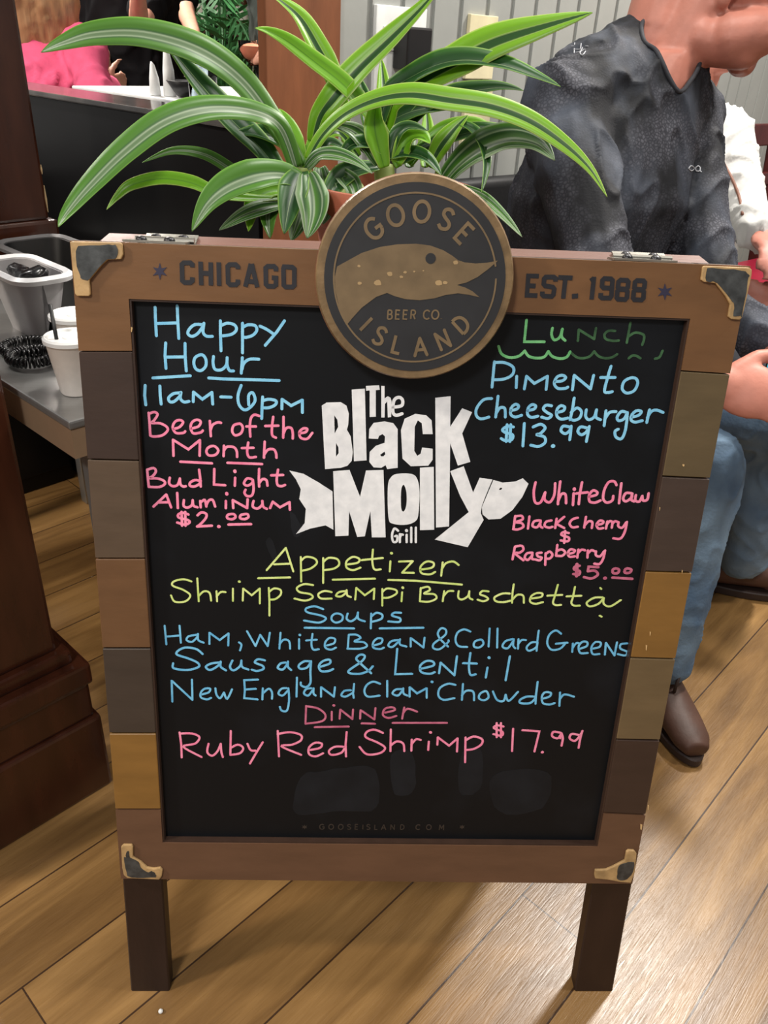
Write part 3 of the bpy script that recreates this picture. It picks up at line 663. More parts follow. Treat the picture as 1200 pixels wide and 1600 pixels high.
strokes(WR, M_lime, *B1, ['178,205 140,195 95,205 90,225 140,245 172,270 150,298 100,300 82,270', '!205,190 208,240 212,298', '210,275 235,252 262,258 270,295', '!295,250 298,298', '296,275 315,255 338,255', '!372,238 372,296', '*401,205 403,206', '!418,295 420,238 460,270 498,238 498,308', '!540,235 543,300 543,365', '541,255 565,238 595,245 595,268 570,288 545,290', '748,222 705,218 672,235 685,255 735,265 745,282 710,295 660,285', '835,255 800,250 772,265 785,285 835,285', '905,250 870,255 855,272 880,275 905,255', '905,245 908,270 925,278', '!945,290 950,235 990,270 1035,238 1032,288', '!1072,240 1072,318', '1072,255 1095,238 1135,245 1138,262 1105,280 1075,282', '!1165,255 1162,298', '*1167,233 1169,235',
    '!1252,235 1248,298', '1252,238 1285,230 1295,245 1268,262 1315,265 1325,285 1290,300 1248,298', '!1362,250 1355,298', '1358,275 1380,252 1405,250', '1430,250 1428,280 1445,290 1472,275 1480,250', '1480,250 1480,280 1495,290', '1570,252 1542,250 1530,265 1555,275 1568,288 1545,298 1518,290', '1670,262 1635,262 1598,280 1605,298 1640,302 1675,295', '!1688,218 1682,260 1680,305', '1682,290 1705,268 1732,272 1735,305', '1770,285 1815,278 1822,262 1795,260 1770,275 1765,300 1790,310 1825,302', '1895,220 1880,275 1872,305 1885,316 1910,315', '!1845,272 1915,268', '1975,230 1965,280 1958,305 1970,318 1998,318', '!1935,275 2005,272', '2105,280 2065,282 2030,305 2045,322 2085,310 2108,284', '2110,282 2110,310 2140,322 2190,292', '!2093,235 2098,240', '!2090,365 2100,370'], 3.0, BO)
M_b = M_dblue
strokes(WR, M_b, *B1, ['795,335 755,322 715,332 722,350 785,365 808,380 775,398 705,388', 'o860,355 838,365 835,385 855,398 882,388 885,365', '910,355 905,380 925,392 950,375 958,350', '958,350 960,380 990,392', '!1020,355 1018,425', '1020,370 1045,352 1072,362 1065,382 1020,395', '1160,352 1128,352 1118,365 1155,378 1150,395 1100,392', '!708,422 940,425', '!1060,425 1265,422'], 3.2, BO)
strokes(WR, M_b, *B1, ['!52,412 60,500', '!122,412 128,492', '!58,464 125,458', '205,455 165,462 155,480 180,488 205,465 208,450', '208,450 210,480 235,492', '!262,498 262,445 310,480 352,448 350,505', '400,490 412,502 405,528', '!438,438 478,508 500,455 535,508 545,445', '!595,445 590,520', '590,500 610,478 635,485 640,520', '!682,475 682,520', '*685,455 686,456', '745,450 740,500 750,525 775,522', '!715,482 765,478', '812,505 845,495 850,475 825,470 805,490 805,515 830,525 855,515', '!915,455 910,520', '915,455 950,455 970,470 942,486 985,490 1000,508 970,520 908,520', '1030,505 1065,495 1072,475 1050,472 1030,490 1030,515 1060,522 1080,515', '1150,480 1115,485 1100,505 1120,512 1150,485', '1155,475 1155,500 1185,510'], 3.1, BO)
strokes(WR, M_b, *B2, ['!125,510 125,470 185,515 190,468', '300,510 268,480 252,450 268,425 290,432 285,458 235,495 232,518 262,522 300,490 302,480', '405,440 375,430 345,445 335,480 350,508 390,512', 'o450,478 425,488 422,510 445,515 465,500 462,482', '!495,425 490,510', '!532,425 530,515', '605,475 570,485 555,510 580,518 605,485', '608,475 605,505 615,518', '!630,475 628,520', '628,500 645,480 665,480', '720,490 690,492 668,515 680,530 712,515 720,490', '!725,435 718,490 715,530', '830,450 805,435 775,455 765,495 785,525 825,520 850,495', '!805,497 860,492', '!885,495 882,535', '882,520 900,495 915,495', '920,520 950,508 952,490 930,488 912,510 920,540 955,540', '978,520 1010,512 1015,492 990,490 972,515 978,545 1010,545', '!1035,548 1040,492 1080,552 1092,490', '1140,495 1110,500 1108,520 1140,535 1130,552 1095,545'], 3.1, BO)
strokes(WR, M_b, *B3, ['230,5 200,-18 150,-25 115,-10 110,8 160,25 205,45 212,65 160,80 95,72 92,48', '310,45 270,50 245,65 265,80 300,62 315,40', '315,40 315,65 340,82', '370,35 358,65 375,82 405,62 412,35', '412,35 415,65 445,78', '522,35 490,30 475,45 510,60 515,75 485,85 460,78', '620,45 595,50 582,70 605,78 625,55 630,40', '630,40 630,65 645,80', '735,40 705,40 680,60 690,75 720,68 738,40', '738,38 735,90 735,140 715,160 692,152 690,138', '782,65 825,50 825,32 795,38 775,60 785,85 820,85 842,75', '1028,62 1005,85 965,98 920,95 918,80 975,40 990,15 970,8 950,25 965,45 1020,95'], 3.4, BO)
strokes(WR, M_b, *B4, ['!62,-20 52,100 132,98', '170,75 230,60 230,42 200,38 170,60 175,90 215,98 238,90', '!258,95 265,45 330,105 342,15', '405,0 398,60 405,102 430,100', '!370,48 435,50', '!485,68 477,115', '*491,21 493,23', '!590,15 570,128'], 3.4, BO)
strokes(WR, M_b, *B3, ['!88,228 85,130 182,220 180,125', '225,195 258,185 265,168 240,168 222,185 222,208 250,218 270,210', '290,165 295,195 312,212 330,185', '330,185 345,215 368,170', '!490,125 425,128 428,175 425,212 488,218', '!428,172 480,168', '!512,165 510,218', '512,190 540,168 555,185 555,215', '625,165 600,168 585,190 605,200 628,178', '632,165 635,220 625,270 600,270 592,252', '!672,115 670,205', '740,165 715,170 705,190 725,200 745,175', '750,165 750,190 760,200', '!785,205 785,160 845,205 850,160', '925,175 895,178 880,198 900,205 932,188', '!940,145 935,190 938,210', '1062,145 1030,135 1000,150 988,180 1005,205 1060,200', '!1095,130 1095,205', '1165,170 1135,172 1120,190 1145,200 1165,178', '1170,165 1172,190 1190,200',
    '!1200,205 1200,160 1235,190 1280,165 1280,210', '*1304,135 1306,136', '1415,150 1380,145 1342,165 1335,200 1360,220 1410,212', '!1450,145 1445,220', '1445,200 1465,178 1498,182 1502,222', 'o1560,180 1532,190 1525,212 1548,222 1570,208', '1590,180 1610,220 1640,225 1650,195', '1650,195 1665,225 1708,182', '1790,205 1750,205 1718,220 1720,235 1765,235 1790,212', '!1800,135 1792,200 1790,238', '1822,215 1855,205 1862,188 1835,185 1820,205 1825,235 1855,242 1880,235', '!1905,185 1902,248', '1902,220 1925,195 1970,205'], 3.2, BO)
strokes(WR, M_dpink, *B3, ['!715,248 712,330', '715,250 770,260 805,290 790,320 712,332', '!835,275 835,315', '*844,245 846,246', '!872,308 875,265 932,310 935,265', '!968,308 970,268 1035,312 1040,258', '1085,280 1130,268 1120,255 1085,262 1075,290 1100,305 1138,295', '!1175,255 1165,308', '1168,285 1190,262 1235,275', '!755,348 915,345', '!975,330 1038,332', '!1120,328 1375,328'], 3.1, BO, label='dull pink chalk heading')
strokes(WR, M_pink, *B3, ['!122,372 130,430 132,490', '125,378 180,378 215,395 195,425 140,440 225,488', '258,425 252,465 275,482 300,460 315,425', '315,425 318,465 325,488', '!362,365 360,475', '362,445 395,430 420,445 405,470 360,478', '440,425 455,455 480,458', '!512,418 480,470 452,518', '!582,365 588,485', '582,380 640,372 690,385 690,410 650,430 600,438 692,478', '735,455 780,445 788,425 755,422 728,445 730,475 760,485 795,470', '895,440 850,440 822,460 835,478 880,468 897,442', '!905,370 900,430 902,485', '1075,375 1035,360 1000,370 995,395 1050,420 1085,445 1060,470 1000,475 965,440', '!1112,358 1110,460', '1110,435 1140,415 1170,425 1175,460', '!1210,405 1208,458', '1208,430 1230,405 1252,408', '!1290,415 1287,455', '*1297,371 1299,373', '!1330,430 1332,395 1385,435 1425,400 1422,462', '!1462,395 1460,512', '1462,410 1500,392 1540,405 1535,430 1500,450 1462,455',
    '1640,345 1610,340 1595,352 1635,370 1630,388 1592,380', '!1608,328 1608,395', '!1628,328 1628,395', '!1685,355 1680,460', '!1728,362 1808,368 1785,462', '*1821,465 1823,465', '910,0 910,0'.replace('910,0 910,0', '!1910,375 1906,400'), '1910,375 1875,370 1868,390 1895,400 1912,376', '1912,376 1918,400 1912,435', '1995,385 1960,380 1950,400 1975,412 2000,385 2010,365', '2010,365 2000,400 1992,445'], 3.3, BO)

# ---- white drawing: big letters shaped as a fish
C0 = (430, 590, 2.9268)
def lp(s): return [xs(C0[0]+x/C0[2], C0[1]+y/C0[2], BO) for x, y in parse(s)]
def smooth_poly(s):
    return [xs(C0[0]+p.x/C0[2], C0[1]+p.y/C0[2], BO) for p in catmull([(x, y, 0) for x, y in parse(s)], 5, True)]
def white(polys, sm=()):
    me = curve_fill([smooth_poly(p) if i in sm else lp(p) for i, p in enumerate(polys)], BO, .0005)
    obj('chalk_letter', me, M_white, sign)
white(['213,128 235,114 300,112 326,128 337,165 334,215 328,238 345,268 355,340 350,380 330,403 300,412 228,418', '270,172 284,192 288,225 272,255', '278,298 289,318 290,345 278,362'])
white(['350,55 410,50 418,378 360,382'])
white(['415,38 475,35 478,55 460,57 460,178 432,180 432,58 416,60'])
white(['485,38 500,38 500,95 515,85 528,92 532,110 530,180 515,182 512,108 502,120 500,182 485,182'])
strokes('chalk_letter', M_white, *C0, ['538,135 578,128 582,102 565,90 543,105 538,155 552,172 580,165'], 5, BO)
white(['428,278 430,235 450,207 500,200 540,208 560,235 560,412 512,418 505,400 485,412 450,410 430,385 432,340 460,312 500,298 502,268 490,258 475,266 470,280', '480,352 500,338 504,350 495,360 484,360'])
white(['720,258 675,258 670,208 652,195 638,225 636,335 650,358 665,348 672,320 720,325 720,375 700,402 620,405 582,370 575,240 592,188 640,166 690,172 715,195'])
white(['732,92 802,85 800,225 855,140 900,158 855,255 892,385 835,402 800,300 795,680 735,685'])
white(['265,428 340,422 388,545 415,425 495,422 505,730 442,730 435,610 410,725 375,728 338,610 335,722 275,725'])
white(['515,500 530,455 560,440 620,440 648,460 660,520 655,620 642,655 600,672 540,668 518,640', '588,490 600,525 600,580 588,612 576,595 576,515'], (0, 1))
white(['662,412 725,408 727,695 662,697'])
white(['800,428 862,405 905,525 935,458 993,466 962,540 945,585 940,620 953,650 880,775 730,740 885,615 845,540'])
white(['998,468 1040,480 1100,475 1132,460 1158,485 1130,545 1085,605 1030,645 975,648 948,625 945,592 965,545', '1023,510 1030,503 1038,504 1036,511 1027,514'])
white(['65,425 130,440 200,480 262,520 266,695 230,675 160,690 95,715 135,665 140,600 110,555 117,510 95,465'])
strokes('chalk_letter', M_white, *C0, ['562,700 545,690 534,720 540,750 556,748 558,725 548,725', '!570,715 570,752', '570,732 576,718 584,718', '!601,718 601,752', '*600,698 601,700', '!622,685 622,752', '!643,685 643,752'], 3.6, BO)
# smears where chalk was wiped
M_smear = mat('wiped_chalk_smear', (24, 27, 32), .55, 0, .25, 25, 0, 80, .22)
for pl in ('415,848 424,842 434,872 428,878', '452,800 464,808 472,832 460,838', '460,1270 470,1215 500,1205 540,1200 585,1202 588,1262 520,1268', '612,1180 643,1176 648,1232 616,1240', '722,1176 752,1172 750,1232 718,1238', '770,1212 856,1206 848,1262 780,1268'):
    pts = [xs(p.x+random.uniform(-1, 1), p.y+random.uniform(-1, 1), BO) for p in catmull([(a, b, 0) for a, b in parse(pl)], 5, True)]
    bm = bmesh.new(); add_hexa(bm, [bw(*p, BO) for p in pts], [bw(*p, BO+.00015) for p in pts])
    obj('chalk_smear', bm, M_smear, sign)

# ================================================================== TABLE, TUB, CUPS
M_ss = mat('brushed_steel', (168, 168, 166), .3, .75, .06, 30, .03, 200, .5, (1, 8, 1))
M_ssd = mat('reflection_tinted_steel', (190, 160, 130), .35, .6, .05, 30)  # tan cast of a warm reflection painted into the apron's steel colour
M_black = mat('black_laminate', (14, 14, 15), .35, 0, .1, 20, 0, 50, .3)
M_blackp = mat('black_plastic', (20, 20, 21), .4, 0, .1, 40)
TZ = .76
tb = thing('steel_table', 'grey steel work table with cups and a tub, left of sign', 'table', UN(.19, 1.06, 0))
obj('table_top', unbox(-.075, .455, .53, 1.62, TZ-.012, TZ, .003), M_ss, tb)
bm = bmesh.new(); add_box(bm, (-.073, .532, TZ-.055), (.453, 1.618, TZ-.0125), UN); obj('apron', bm, M_ssd, tb)
for u_, n_ in ((-.036, .546), (.43, .56), (-.05, 1.59), (.43, 1.59)):
    obj('leg', unbox(u_-.016, u_+.016, n_-.016, n_+.016, 0, TZ-.055, .003), M_ss, tb)
cab = thing('base_cabinet', 'black base cabinet in the shadow beyond the steel table', 'cabinet', UN(.19, 1.95, 0))
obj('carcass', unbox(-.1, .47, 1.75, 2.2, 0, .88, .004), M_black, cab)
obj('door', unbox(-.09, .46, 1.742, 1.7495, .05, .86, .002), M_black, cab)

def rrect(u0, u1, n0, n1, r, z, k=5):
    out = []
    for cu, cn, a0 in ((u1-r, n1-r, 0), (u0+r, n1-r, 90), (u0+r, n0+r, 180), (u1-r, n0+r, 270)):
        for i in range(k+1):
            a = math.radians(a0+90*i/k); out.append(UN(cu+r*math.cos(a), cn+r*math.sin(a), z))
    return out
def ringmesh(rings, cap0=True, cap1=True):
    bm = bmesh.new(); R = [[bm.verts.new(p) for p in r] for r in rings]; k = len(R[0])
    for i in range(len(R)-1):
        for j in range(k): bm.faces.new((R[i][j], R[i][(j+1) % k], R[i+1][(j+1) % k], R[i+1][j]))
    if cap0: bm.faces.new(R[0][::-1])
    if cap1: bm.faces.new(R[-1])
    return bm
M_tub = mat('grey_tub_plastic', (150, 148, 150), .45, 0, .06, 20); M_rim = mat('pale_tub_rim', (206, 206, 208), .4)
def tub(label, u0, u1, n0, n1, z0, z1, m, mr):
    t = thing('bus_tub', label, 'tub', UN((u0+u1)/2, (n0+n1)/2, z0))
    i = .018
    obj('tub_body', ringmesh([rrect(u0+i, u1-i, n0+i, n1-i, .03, z0), rrect(u0, u1, n0, n1, .03, z1), rrect(u0+.004, u1-.004, n0+.004, n1-.004, .027, z1), rrect(u0+i+.004, u1-i-.004, n0+i+.004, n1-i-.004, .026, z0+.004)]), m, t, smooth=True, autos=40)
    obj('rim', ringmesh([rrect(u0-.010, u1+.010, n0-.010, n1+.010, .035, z1-.006), rrect(u0-.012, u1+.012, n0-.012, n1+.012, .036, z1+.001), rrect(u0-.006, u1+.006, n0-.006, n1+.006, .034, z1+.006), rrect(u0+.002, u1-.002, n0+.002, n1-.002, .028, z1+.002), rrect(u0+.002, u1-.002, n0+.002, n1-.002, .028, z1-.006)], False, False), mr, t, smooth=True, autos=50)
    return t
tub('grey plastic tub with pale rim and black bag inside, on the steel table', .025, .105, .83, .985, TZ, .862, M_tub, M_rim)
tub('dark tub with a dull grey rim on the steel table, right behind the grey tub', .128, .245, .84, 1.155, TZ, .850, M_blackp, mat('dull_grey_rim', (92, 92, 94), .4))
bm = bmesh.new()
for k in range(9):
    c = UN(.065+random.uniform(-.008, .008), .905+random.uniform(-.04, .04), .825+random.uniform(0, .035)); add_ball(bm, c, random.uniform(.016, .024), (1, 1, .8))
me = fuse(bm, .008, 2)
for v in me.vertices: v.co += Vector((1, 1, 1))*.008*noise.noise(v.co*45)
tag(obj('trash_bag', me, mat('shiny_black_film', (16, 16, 18), .25, 0, .1, 20), None, UN(.065, .905, TZ+.006), smooth=True), 'crumpled black plastic bag lying inside the grey tub', 'bag')

M_foam = mat('white_foam', (222, 214, 206), .65, 0, .04, 80); M_lid = mat('translucent_white_lid', (226, 226, 224), .3, 0, .03, 60)
def cup(px, py, label, straw=False, k=.74):
    c = atz(px, py, TZ); t = thing('foam_cup', label, 'cup', c, 'foam cups on the steel table')
    bm = bmesh.new(); add_lathe(bm, c, [(r*k, h*k) for r, h in [(0, .001), (.029, .001), (.031, .004), (.044, .098), (.046, .100), (.046, .104), (.043, .104), (.030, .008), (0, .008)]]); obj('cup_body', bm, M_foam, t, smooth=True, autos=50)
    bm = bmesh.new(); add_lathe(bm, c, [(r*k, h*k) for r, h in [(.0465, .100), (.0485, .101), (.0485, .108), (.045, .1115), (.041, .1105), (.038, .106), (.014, .106), (.012, .109), (0, .109)]]); obj('lid', bm, M_lid, t, smooth=True, autos=40)
    if straw:
        bm = bmesh.new(); q = c+Vector((-.012, -.012, .02)); add_tube(bm, [q, c+Vector((-.018, -.004, .125))], .0026, 10); obj('straw', bm, M_blackp, t, smooth=True)
    return t
cup(122, 612, 'nearer white foam cup with lid and black straw, on the steel table', True)
cup(127, 572, 'white foam cup with lid and no straw, behind the one with the straw')
for k, (px, py, r) in enumerate(((42, 549, .033), (52, 567, .031))):
    c = atz(px, py, TZ)+Vector((0, 0, .007+.004*k)); bm = bmesh.new(); pts = []
    for i in range(520):
        a = 2*math.pi*i/520*1.0; b = a*34; rr_ = r+.0065*math.cos(b)
        pts.append(c+Vector((rr_*math.cos(a), rr_*1.05*math.sin(a), .0065*math.sin(b))))
    add_tube(bm, pts, .0019, 6, False)
    tag(obj('coiled_cord', bm, mat('glossy_black_cord', (14, 14, 15), .25), None, c, smooth=True), ['flat black coiled cord ring on the table, next to the tub', 'black coiled cord ring on the table, nearer the foam cups'][k], 'cord', 'black coiled cords')

# ================================================================== BAR AND THE ROOM BEHIND
bm = bmesh.new(); add_box(bm, (-5, 5.2, 0), (3, 5.3, 3)); struct('wall_far', bm, mat('dark_brown_wall', (58, 36, 26), .6, 0, .2, 3))
BZ = 1.07
bar = thing('bar_counter', 'black panelled bar counter with grey top behind the steel table', 'counter', UN(.7, 2.0, 0))
obj('front_panel', unbox(.49, .51, .835, 3.6, 0, BZ-.0125, .002), M_black, bar)
obj('counter_top', unbox(.478, .62, .832, 3.62, BZ-.012, BZ, .003), mat('dark_grey_stone_top', (74, 72, 71), .16, 0, .35, 14, 0, 50, .6), bar)
obj('back_panel', unbox(.585, .60, .835, 3.6, 0, BZ-.0125, .002), M_black, bar)
hc_ = UN(.95, 1.45, 0); ht = thing('high_table', 'tall table with a white top standing beyond the black bar', 'table', hc_)
obj('table_top', unbox(.68, 1.2, 1.05, 1.85, BZ-.025, BZ-.001, .004), mat('white_table_top', (216, 218, 218), .35), ht)
bm = bmesh.new(); add_lathe(bm, hc_, [(0, 0), (.22, 0), (.22, .015), (.04, .03), (.035, BZ-.03), (.1, BZ-.0255), (0, BZ-.0255)], 28); obj('pedestal', bm, M_black, ht, smooth=True, autos=40)

M_skin = mat('warm_skin', (206, 148, 124), .5, 0, .08, 25, .05, 150, .35); M_skin2 = mat('pale_skin', (214, 160, 136), .5, 0, .08, 25, .05, 150, .35)
def skin_shirt(name, me, m, parent, amp=.005, sc=(14, 14, 5), drop=None, label=None):
    bm = bmesh.new(); bm.from_mesh(me); bpy.data.meshes.remove(me)
    bm.normal_update()
    for v in bm.verts:
        q = Vector((v.co.x*sc[0], v.co.y*sc[1], v.co.z*sc[2]))
        w = Vector((noise.noise(q*.7), noise.noise(q*.7+Vector((9, 2, 4))), 0))*.9
        d = 1-abs(noise.noise(q+w+Vector((3, 1, 7)))*2.2); d2 = noise.noise(q*.5); d3 = max(0, 1-abs(noise.noise(q*1.7+w*1.5+Vector((5, 8, 2))))*3.2)**2
        v.co += v.normal*(amp*.8*(d-.5)+amp*.9*d2+amp*.75*d3)
    rim = []
    if drop:
        dead = [f for f in bm.faces if drop(f.calc_center_median())]
        bmesh.ops.delete(bm, geom=dead, context='FACES')
        for _ in range(3):
            spur = [f for f in bm.faces if sum(1 for e in f.edges if e.is_boundary) >= 3]
            if not spur: break
            bmesh.ops.delete(bm, geom=spur, context='FACES')
        nb = {v: [e.other_vert(v) for e in v.link_edges if e.is_boundary] for v in bm.verts if v.is_boundary}
        for _ in range(14):
            new = {v: v.co*.4+(n[0].co+n[1].co)*.3 for v, n in nb.items() if len(n) == 2}
            for v, c in new.items(): v.co = c
        seen = set()
        for v0 in nb:                                   # the longest open edge is the neckline
            if v0 in seen or len(nb[v0]) != 2: continue
            loop = [v0]; seen.add(v0); cur = v0
            while True:
                nx = [u for u in nb[cur] if u not in seen and len(nb.get(u, ())) == 2]
                if not nx: break
                cur = nx[0]; seen.add(cur); loop.append(cur)
            if len(loop) > len(rim): rim = [u.co.copy() for u in loop]
    o = obj(name, bm, m, parent, smooth=True, label=label)
    if drop: return o, rim
    return o
def head(bm, c, fw, up, k=1.0):
    fw = Vector(fw).normalized(); up = Vector(up); up = (up-fw*up.dot(fw)).normalized(); sd = fw.cross(up)
    R = Matrix((sd, fw, up)).transposed(); c = Vector(c)
    L = lambda s, f, u: c+(sd*s+fw*f+up*u)*k
    add_ball(bm, L(0, -.012, .025), k, (.078, .098, .096), R); add_ball(bm, L(0, .022, -.045), k, (.062, .068, .075), R)
    add_ball(bm, L(0, .062, -.098), k, (.030, .026, .024), R); add_cap(bm, L(-.052, .0, -.06), L(-.02, .062, -.098), .024*k, .022*k); add_cap(bm, L(.052, .0, -.06), L(.02, .062, -.098), .024*k, .022*k)
    add_cap(bm, L(0, .082, .012), L(0, .108, -.028), .009*k, .014*k); add_ball(bm, L(.012, .095, -.032), k, (.011, .013, .009), R); add_ball(bm, L(-.012, .095, -.032), k, (.011, .013, .009), R)
    add_cap(bm, L(-.035, .074, .026), L(.035, .074, .026), .012*k, .012*k)
    add_cap(bm, L(-.02, .082, -.058), L(.02, .082, -.058), .007*k, .007*k); add_cap(bm, L(-.017, .081, -.071), L(.017, .081, -.071), .008*k, .008*k)
    for s in (-1, 1):
        add_ball(bm, L(s*.080, -.012, -.005), k, (.010, .022, .034), R); add_ball(bm, L(s*.080, -.006, -.034), k, (.008, .011, .013), R)
        add_ball(bm, L(s*.032, .068, .008), k, (.013, .012, .010), R)
    return L
def hand(bm, w, d, back, k=1.0, thumb=1, curl=.35):
    """w wrist, d finger direction, back = direction the back of the hand faces, thumb = +1/-1 side"""
    w = Vector(w); d = Vector(d).normalized(); b = Vector(back); b = (b-d*b.dot(d)).normalized(); s = d.cross(b)*thumb
    R = Matrix((s, d, b)).transposed()
    add_ball(bm, w+d*.05*k, k, (.043, .056, .018), R); add_ball(bm, w+d*.02*k, k, (.031, .035, .020), R)
    for i, (o, l, r) in enumerate(((.030, .078, .0092), (.010, .086, .0096), (-.011, .080, .0092), (-.030, .064, .0082))):
        p = w+d*(.088-.006*abs(i-1))*k+s*o*k; a = 0; dd = d+s*.05*(1-i); seg = l/3*1.15
        add_cap(bm, w+d*.045*k+s*o*.8*k, p, r*k*1.05, r*k*1.1)
        for j in range(3):
            a += curl*(1.2 if j else .8); v = (dd*math.cos(a)-b*math.sin(a)).normalized(); q = p+v*seg*k*(1-.12*j)
            add_cap(bm, p, q, r*k*(1-.06*j), r*k*(.95-.08*j)); p = q
    p = w+d*.022*k+s*.026*k
    for (ds, dd, db, l, r) in ((.75, .65, -.25, .042, .0135), (.45, .85, -.35, .034, .0115), (.2, .9, -.4, .028, .0098)):
        q = p+(s*ds+d*dd+b*db).normalized()*l*k; add_cap(bm, p, q, r*k, r*k*.92); p = q
def human(label, J, side, fw, cl, skin, hair, vox=.011, sleeve='short', look=None, hands=True, trousers=None, hairlen=.0):
    """a standing or seated figure from joints; the body is one continuous mesh, clothes and hair are its children"""
    side = Vector(side).normalized(); fw = Vector(fw).normalized(); V = Vector
    look = V(look or fw); bm = bmesh.new(); g = lambda k: V(J[k])
    def torso(bm, e=0.0, lo=True):
        secs = [(g('pelvis')-V((0, 0, .09)), side*(.13+e), fw*(.10+e)), (g('pelvis'), side*(.168+e), fw*(.118+e)), (g('waist'), side*(.145+e), fw*(.105+e)), (g('chest'), side*(.168+e), fw*(.118+e)), (g('upper'), side*(.178+e), fw*(.095+e)), (g('neck')-V((0, 0, .02)), side*(.075+e), fw*(.06+e))]
        if not lo: secs = secs[1:]
        add_loft(bm, secs, 24)
    torso(bm)
    hc = g('head'); add_cap(bm, g('neck')-V((0, 0, .04)), hc-V((0, 0, .05))-look*.01, .056, .052); L = head(bm, hc, look, (0, 0, 1))
    arms = []
    for s in 'LR':
        if 'sh'+s not in J: continue
        add_cap(bm, g('sh'+s), g('el'+s), .048, .038); add_cap(bm, g('el'+s), g('wr'+s), .038, .026)
        if hands:
            hand(bm, g('wr'+s), g('wr'+s)-g('el'+s), J.get('back'+s, side*(1 if s == 'L' else -1)), 1, 1 if s == 'R' else -1, J.get('curl'+s, .3))
    for s in 'LR':
        if 'hip'+s not in J: continue
        add_cap(bm, g('hip'+s), g('kn'+s), .078, .052); add_cap(bm, g('kn'+s), g('an'+s), .050, .036)
        add_cap(bm, g('an'+s), g('an'+s)+fw*.13-V((0, 0, .05)), .036, .026)
    root = obj('person', fuse(bm, vox), skin, None, (J['pelvis'][0], J['pelvis'][1], J.get('base', 0)), smooth=True)
    tag(root, label, 'person')
    bm = bmesh.new(); torso(bm, .014, False)
    for s in 'LR':
        if 'sh'+s not in J: continue
        end = g('el'+s) if sleeve != 'short' else g('sh'+s).lerp(g('el'+s), .72)
        add_cap(bm, g('sh'+s), end, .064, .052)
        if sleeve == 'long': add_cap(bm, g('el'+s), g('el'+s).lerp(g('wr'+s), .92), .052, .040)
    skin_shirt('shirt', fuse(bm, vox*.85), cl, root, .011, (11, 11, 6))
    if trousers:
        bm = bmesh.new(); add_loft(bm, [(g('pelvis')-V((0, 0, .10)), side*.14, fw*.115), (g('pelvis'), side*.182, fw*.132), (g('pelvis').lerp(g('waist'), .5), side*.165, fw*.122)], 24)
        for s in 'LR':
            if 'hip'+s in J: add_cap(bm, g('hip'+s), g('kn'+s), .092, .066); add_cap(bm, g('kn'+s), g('an'+s)+V((0, 0, .03)), .066, .055)
        skin_shirt('trousers', fuse(bm, vox), trousers, root, .005)
    bm = bmesh.new(); u = V((0, 0, 1)); u = (u-look.normalized()*u.dot(look.normalized())).normalized()
    sd = look.normalized().cross(u); R = Matrix((sd, look.normalized(), u)).transposed()
    add_ball(bm, L(0, -.030, .045), 1, (.088, .098, .090), R)
    if hairlen:
        for k in range(9):
            o = (k-4)*.02; a = L(o, -.075, .02); pts = [a, a-V((0, 0, hairlen*.5))-fw*.03, a-V((0, 0, hairlen))-fw*.02+side*random.uniform(-.02, .02)]
            add_cap(bm, pts[0], pts[1], .034, .030); add_cap(bm, pts[1], pts[2], .030, .014)
    m = fuse(bm, .010, 3)
    skin_shirt('hair', m, hair, root, .006, (40, 40, 6))
    return root
M_hairb = mat('blonde_hair', (150, 112, 78), .45, 0, .3, 60, .3, 120, .4, (1, 1, .1)); M_haird = mat('dark_brown_hair', (44, 30, 24), .45, 0, .3, 60, .3, 120, .4, (1, 1, .1))
M_pink_s = mat('pink_knit', (206, 84, 118), .8, 0, .1, 30, .15, 120, .2); M_blk_s = mat('black_cotton', (17, 17, 19), .85, 0, .1, 40, .1, 90, .15)
M_navy = mat('dark_trousers', (26, 28, 36), .85, 0, .15, 40)
# woman in pink seated at the far side of the bar
sx = Vector((.92, .38, 0)); fx = Vector((-.38, .92, 0))
pc = P(58, 130, 2.42); sh = P(52, 50, 2.42)
J = dict(pelvis=(pc.x-.02, pc.y+.02, .74), waist=(pc.x, pc.y, .92), chest=tuple(pc), upper=tuple(sh-Vector((0, 0, .03))), neck=tuple(sh+Vector((0, 0, .06))), head=tuple(sh+Vector((.02, .02, .22))),
         shR=tuple(P(128, 72, 2.38)), elR=tuple(P(160, 168, 2.32)), wrR=tuple(P(150, 150, 2.32)+Vector((-.02, .22, .0))), shL=tuple(P(-40, 45, 2.5)), elL=tuple(P(-60, 150, 2.55)), wrL=tuple(P(-40, 150, 2.75)),
         hipR=(pc.x+.09, pc.y+.05, .72), knR=(pc.x-.05, pc.y+.45, .70), anR=(pc.x-.05, pc.y+.45, .34), hipL=(pc.x-.1, pc.y-.02, .72), knL=(pc.x-.25, pc.y+.38, .70), anL=(pc.x-.25, pc.y+.38, .34), base=.34)
human('person in a pink top with long blonde hair, seated beyond the bar at left', J, sx, fx, M_pink_s, M_skin2, M_hairb, .011, 'long', fx, True, M_navy, .30)
st = thing('bar_stool', 'dark round bar stool under the person in pink', 'stool', (pc.x, pc.y, 0))
bm = bmesh.new(); add_lathe(bm, (pc.x, pc.y, 0), [(0, .60), (.17, .60), (.18, .62), (.17, .645), (0, .65)]); obj('seat', bm, M_dwood, st, smooth=True, autos=40)
for a in range(4):
    bm = bmesh.new(); q = Vector((math.cos(a*math.pi/2+.4), math.sin(a*math.pi/2+.4), 0)); b0 = Vector((pc.x, pc.y, 0)); add_tube(bm, [b0+q*.19, b0+q*.12+Vector((0, 0, .60))], .016, 8); obj('leg', bm, M_dwood, st)
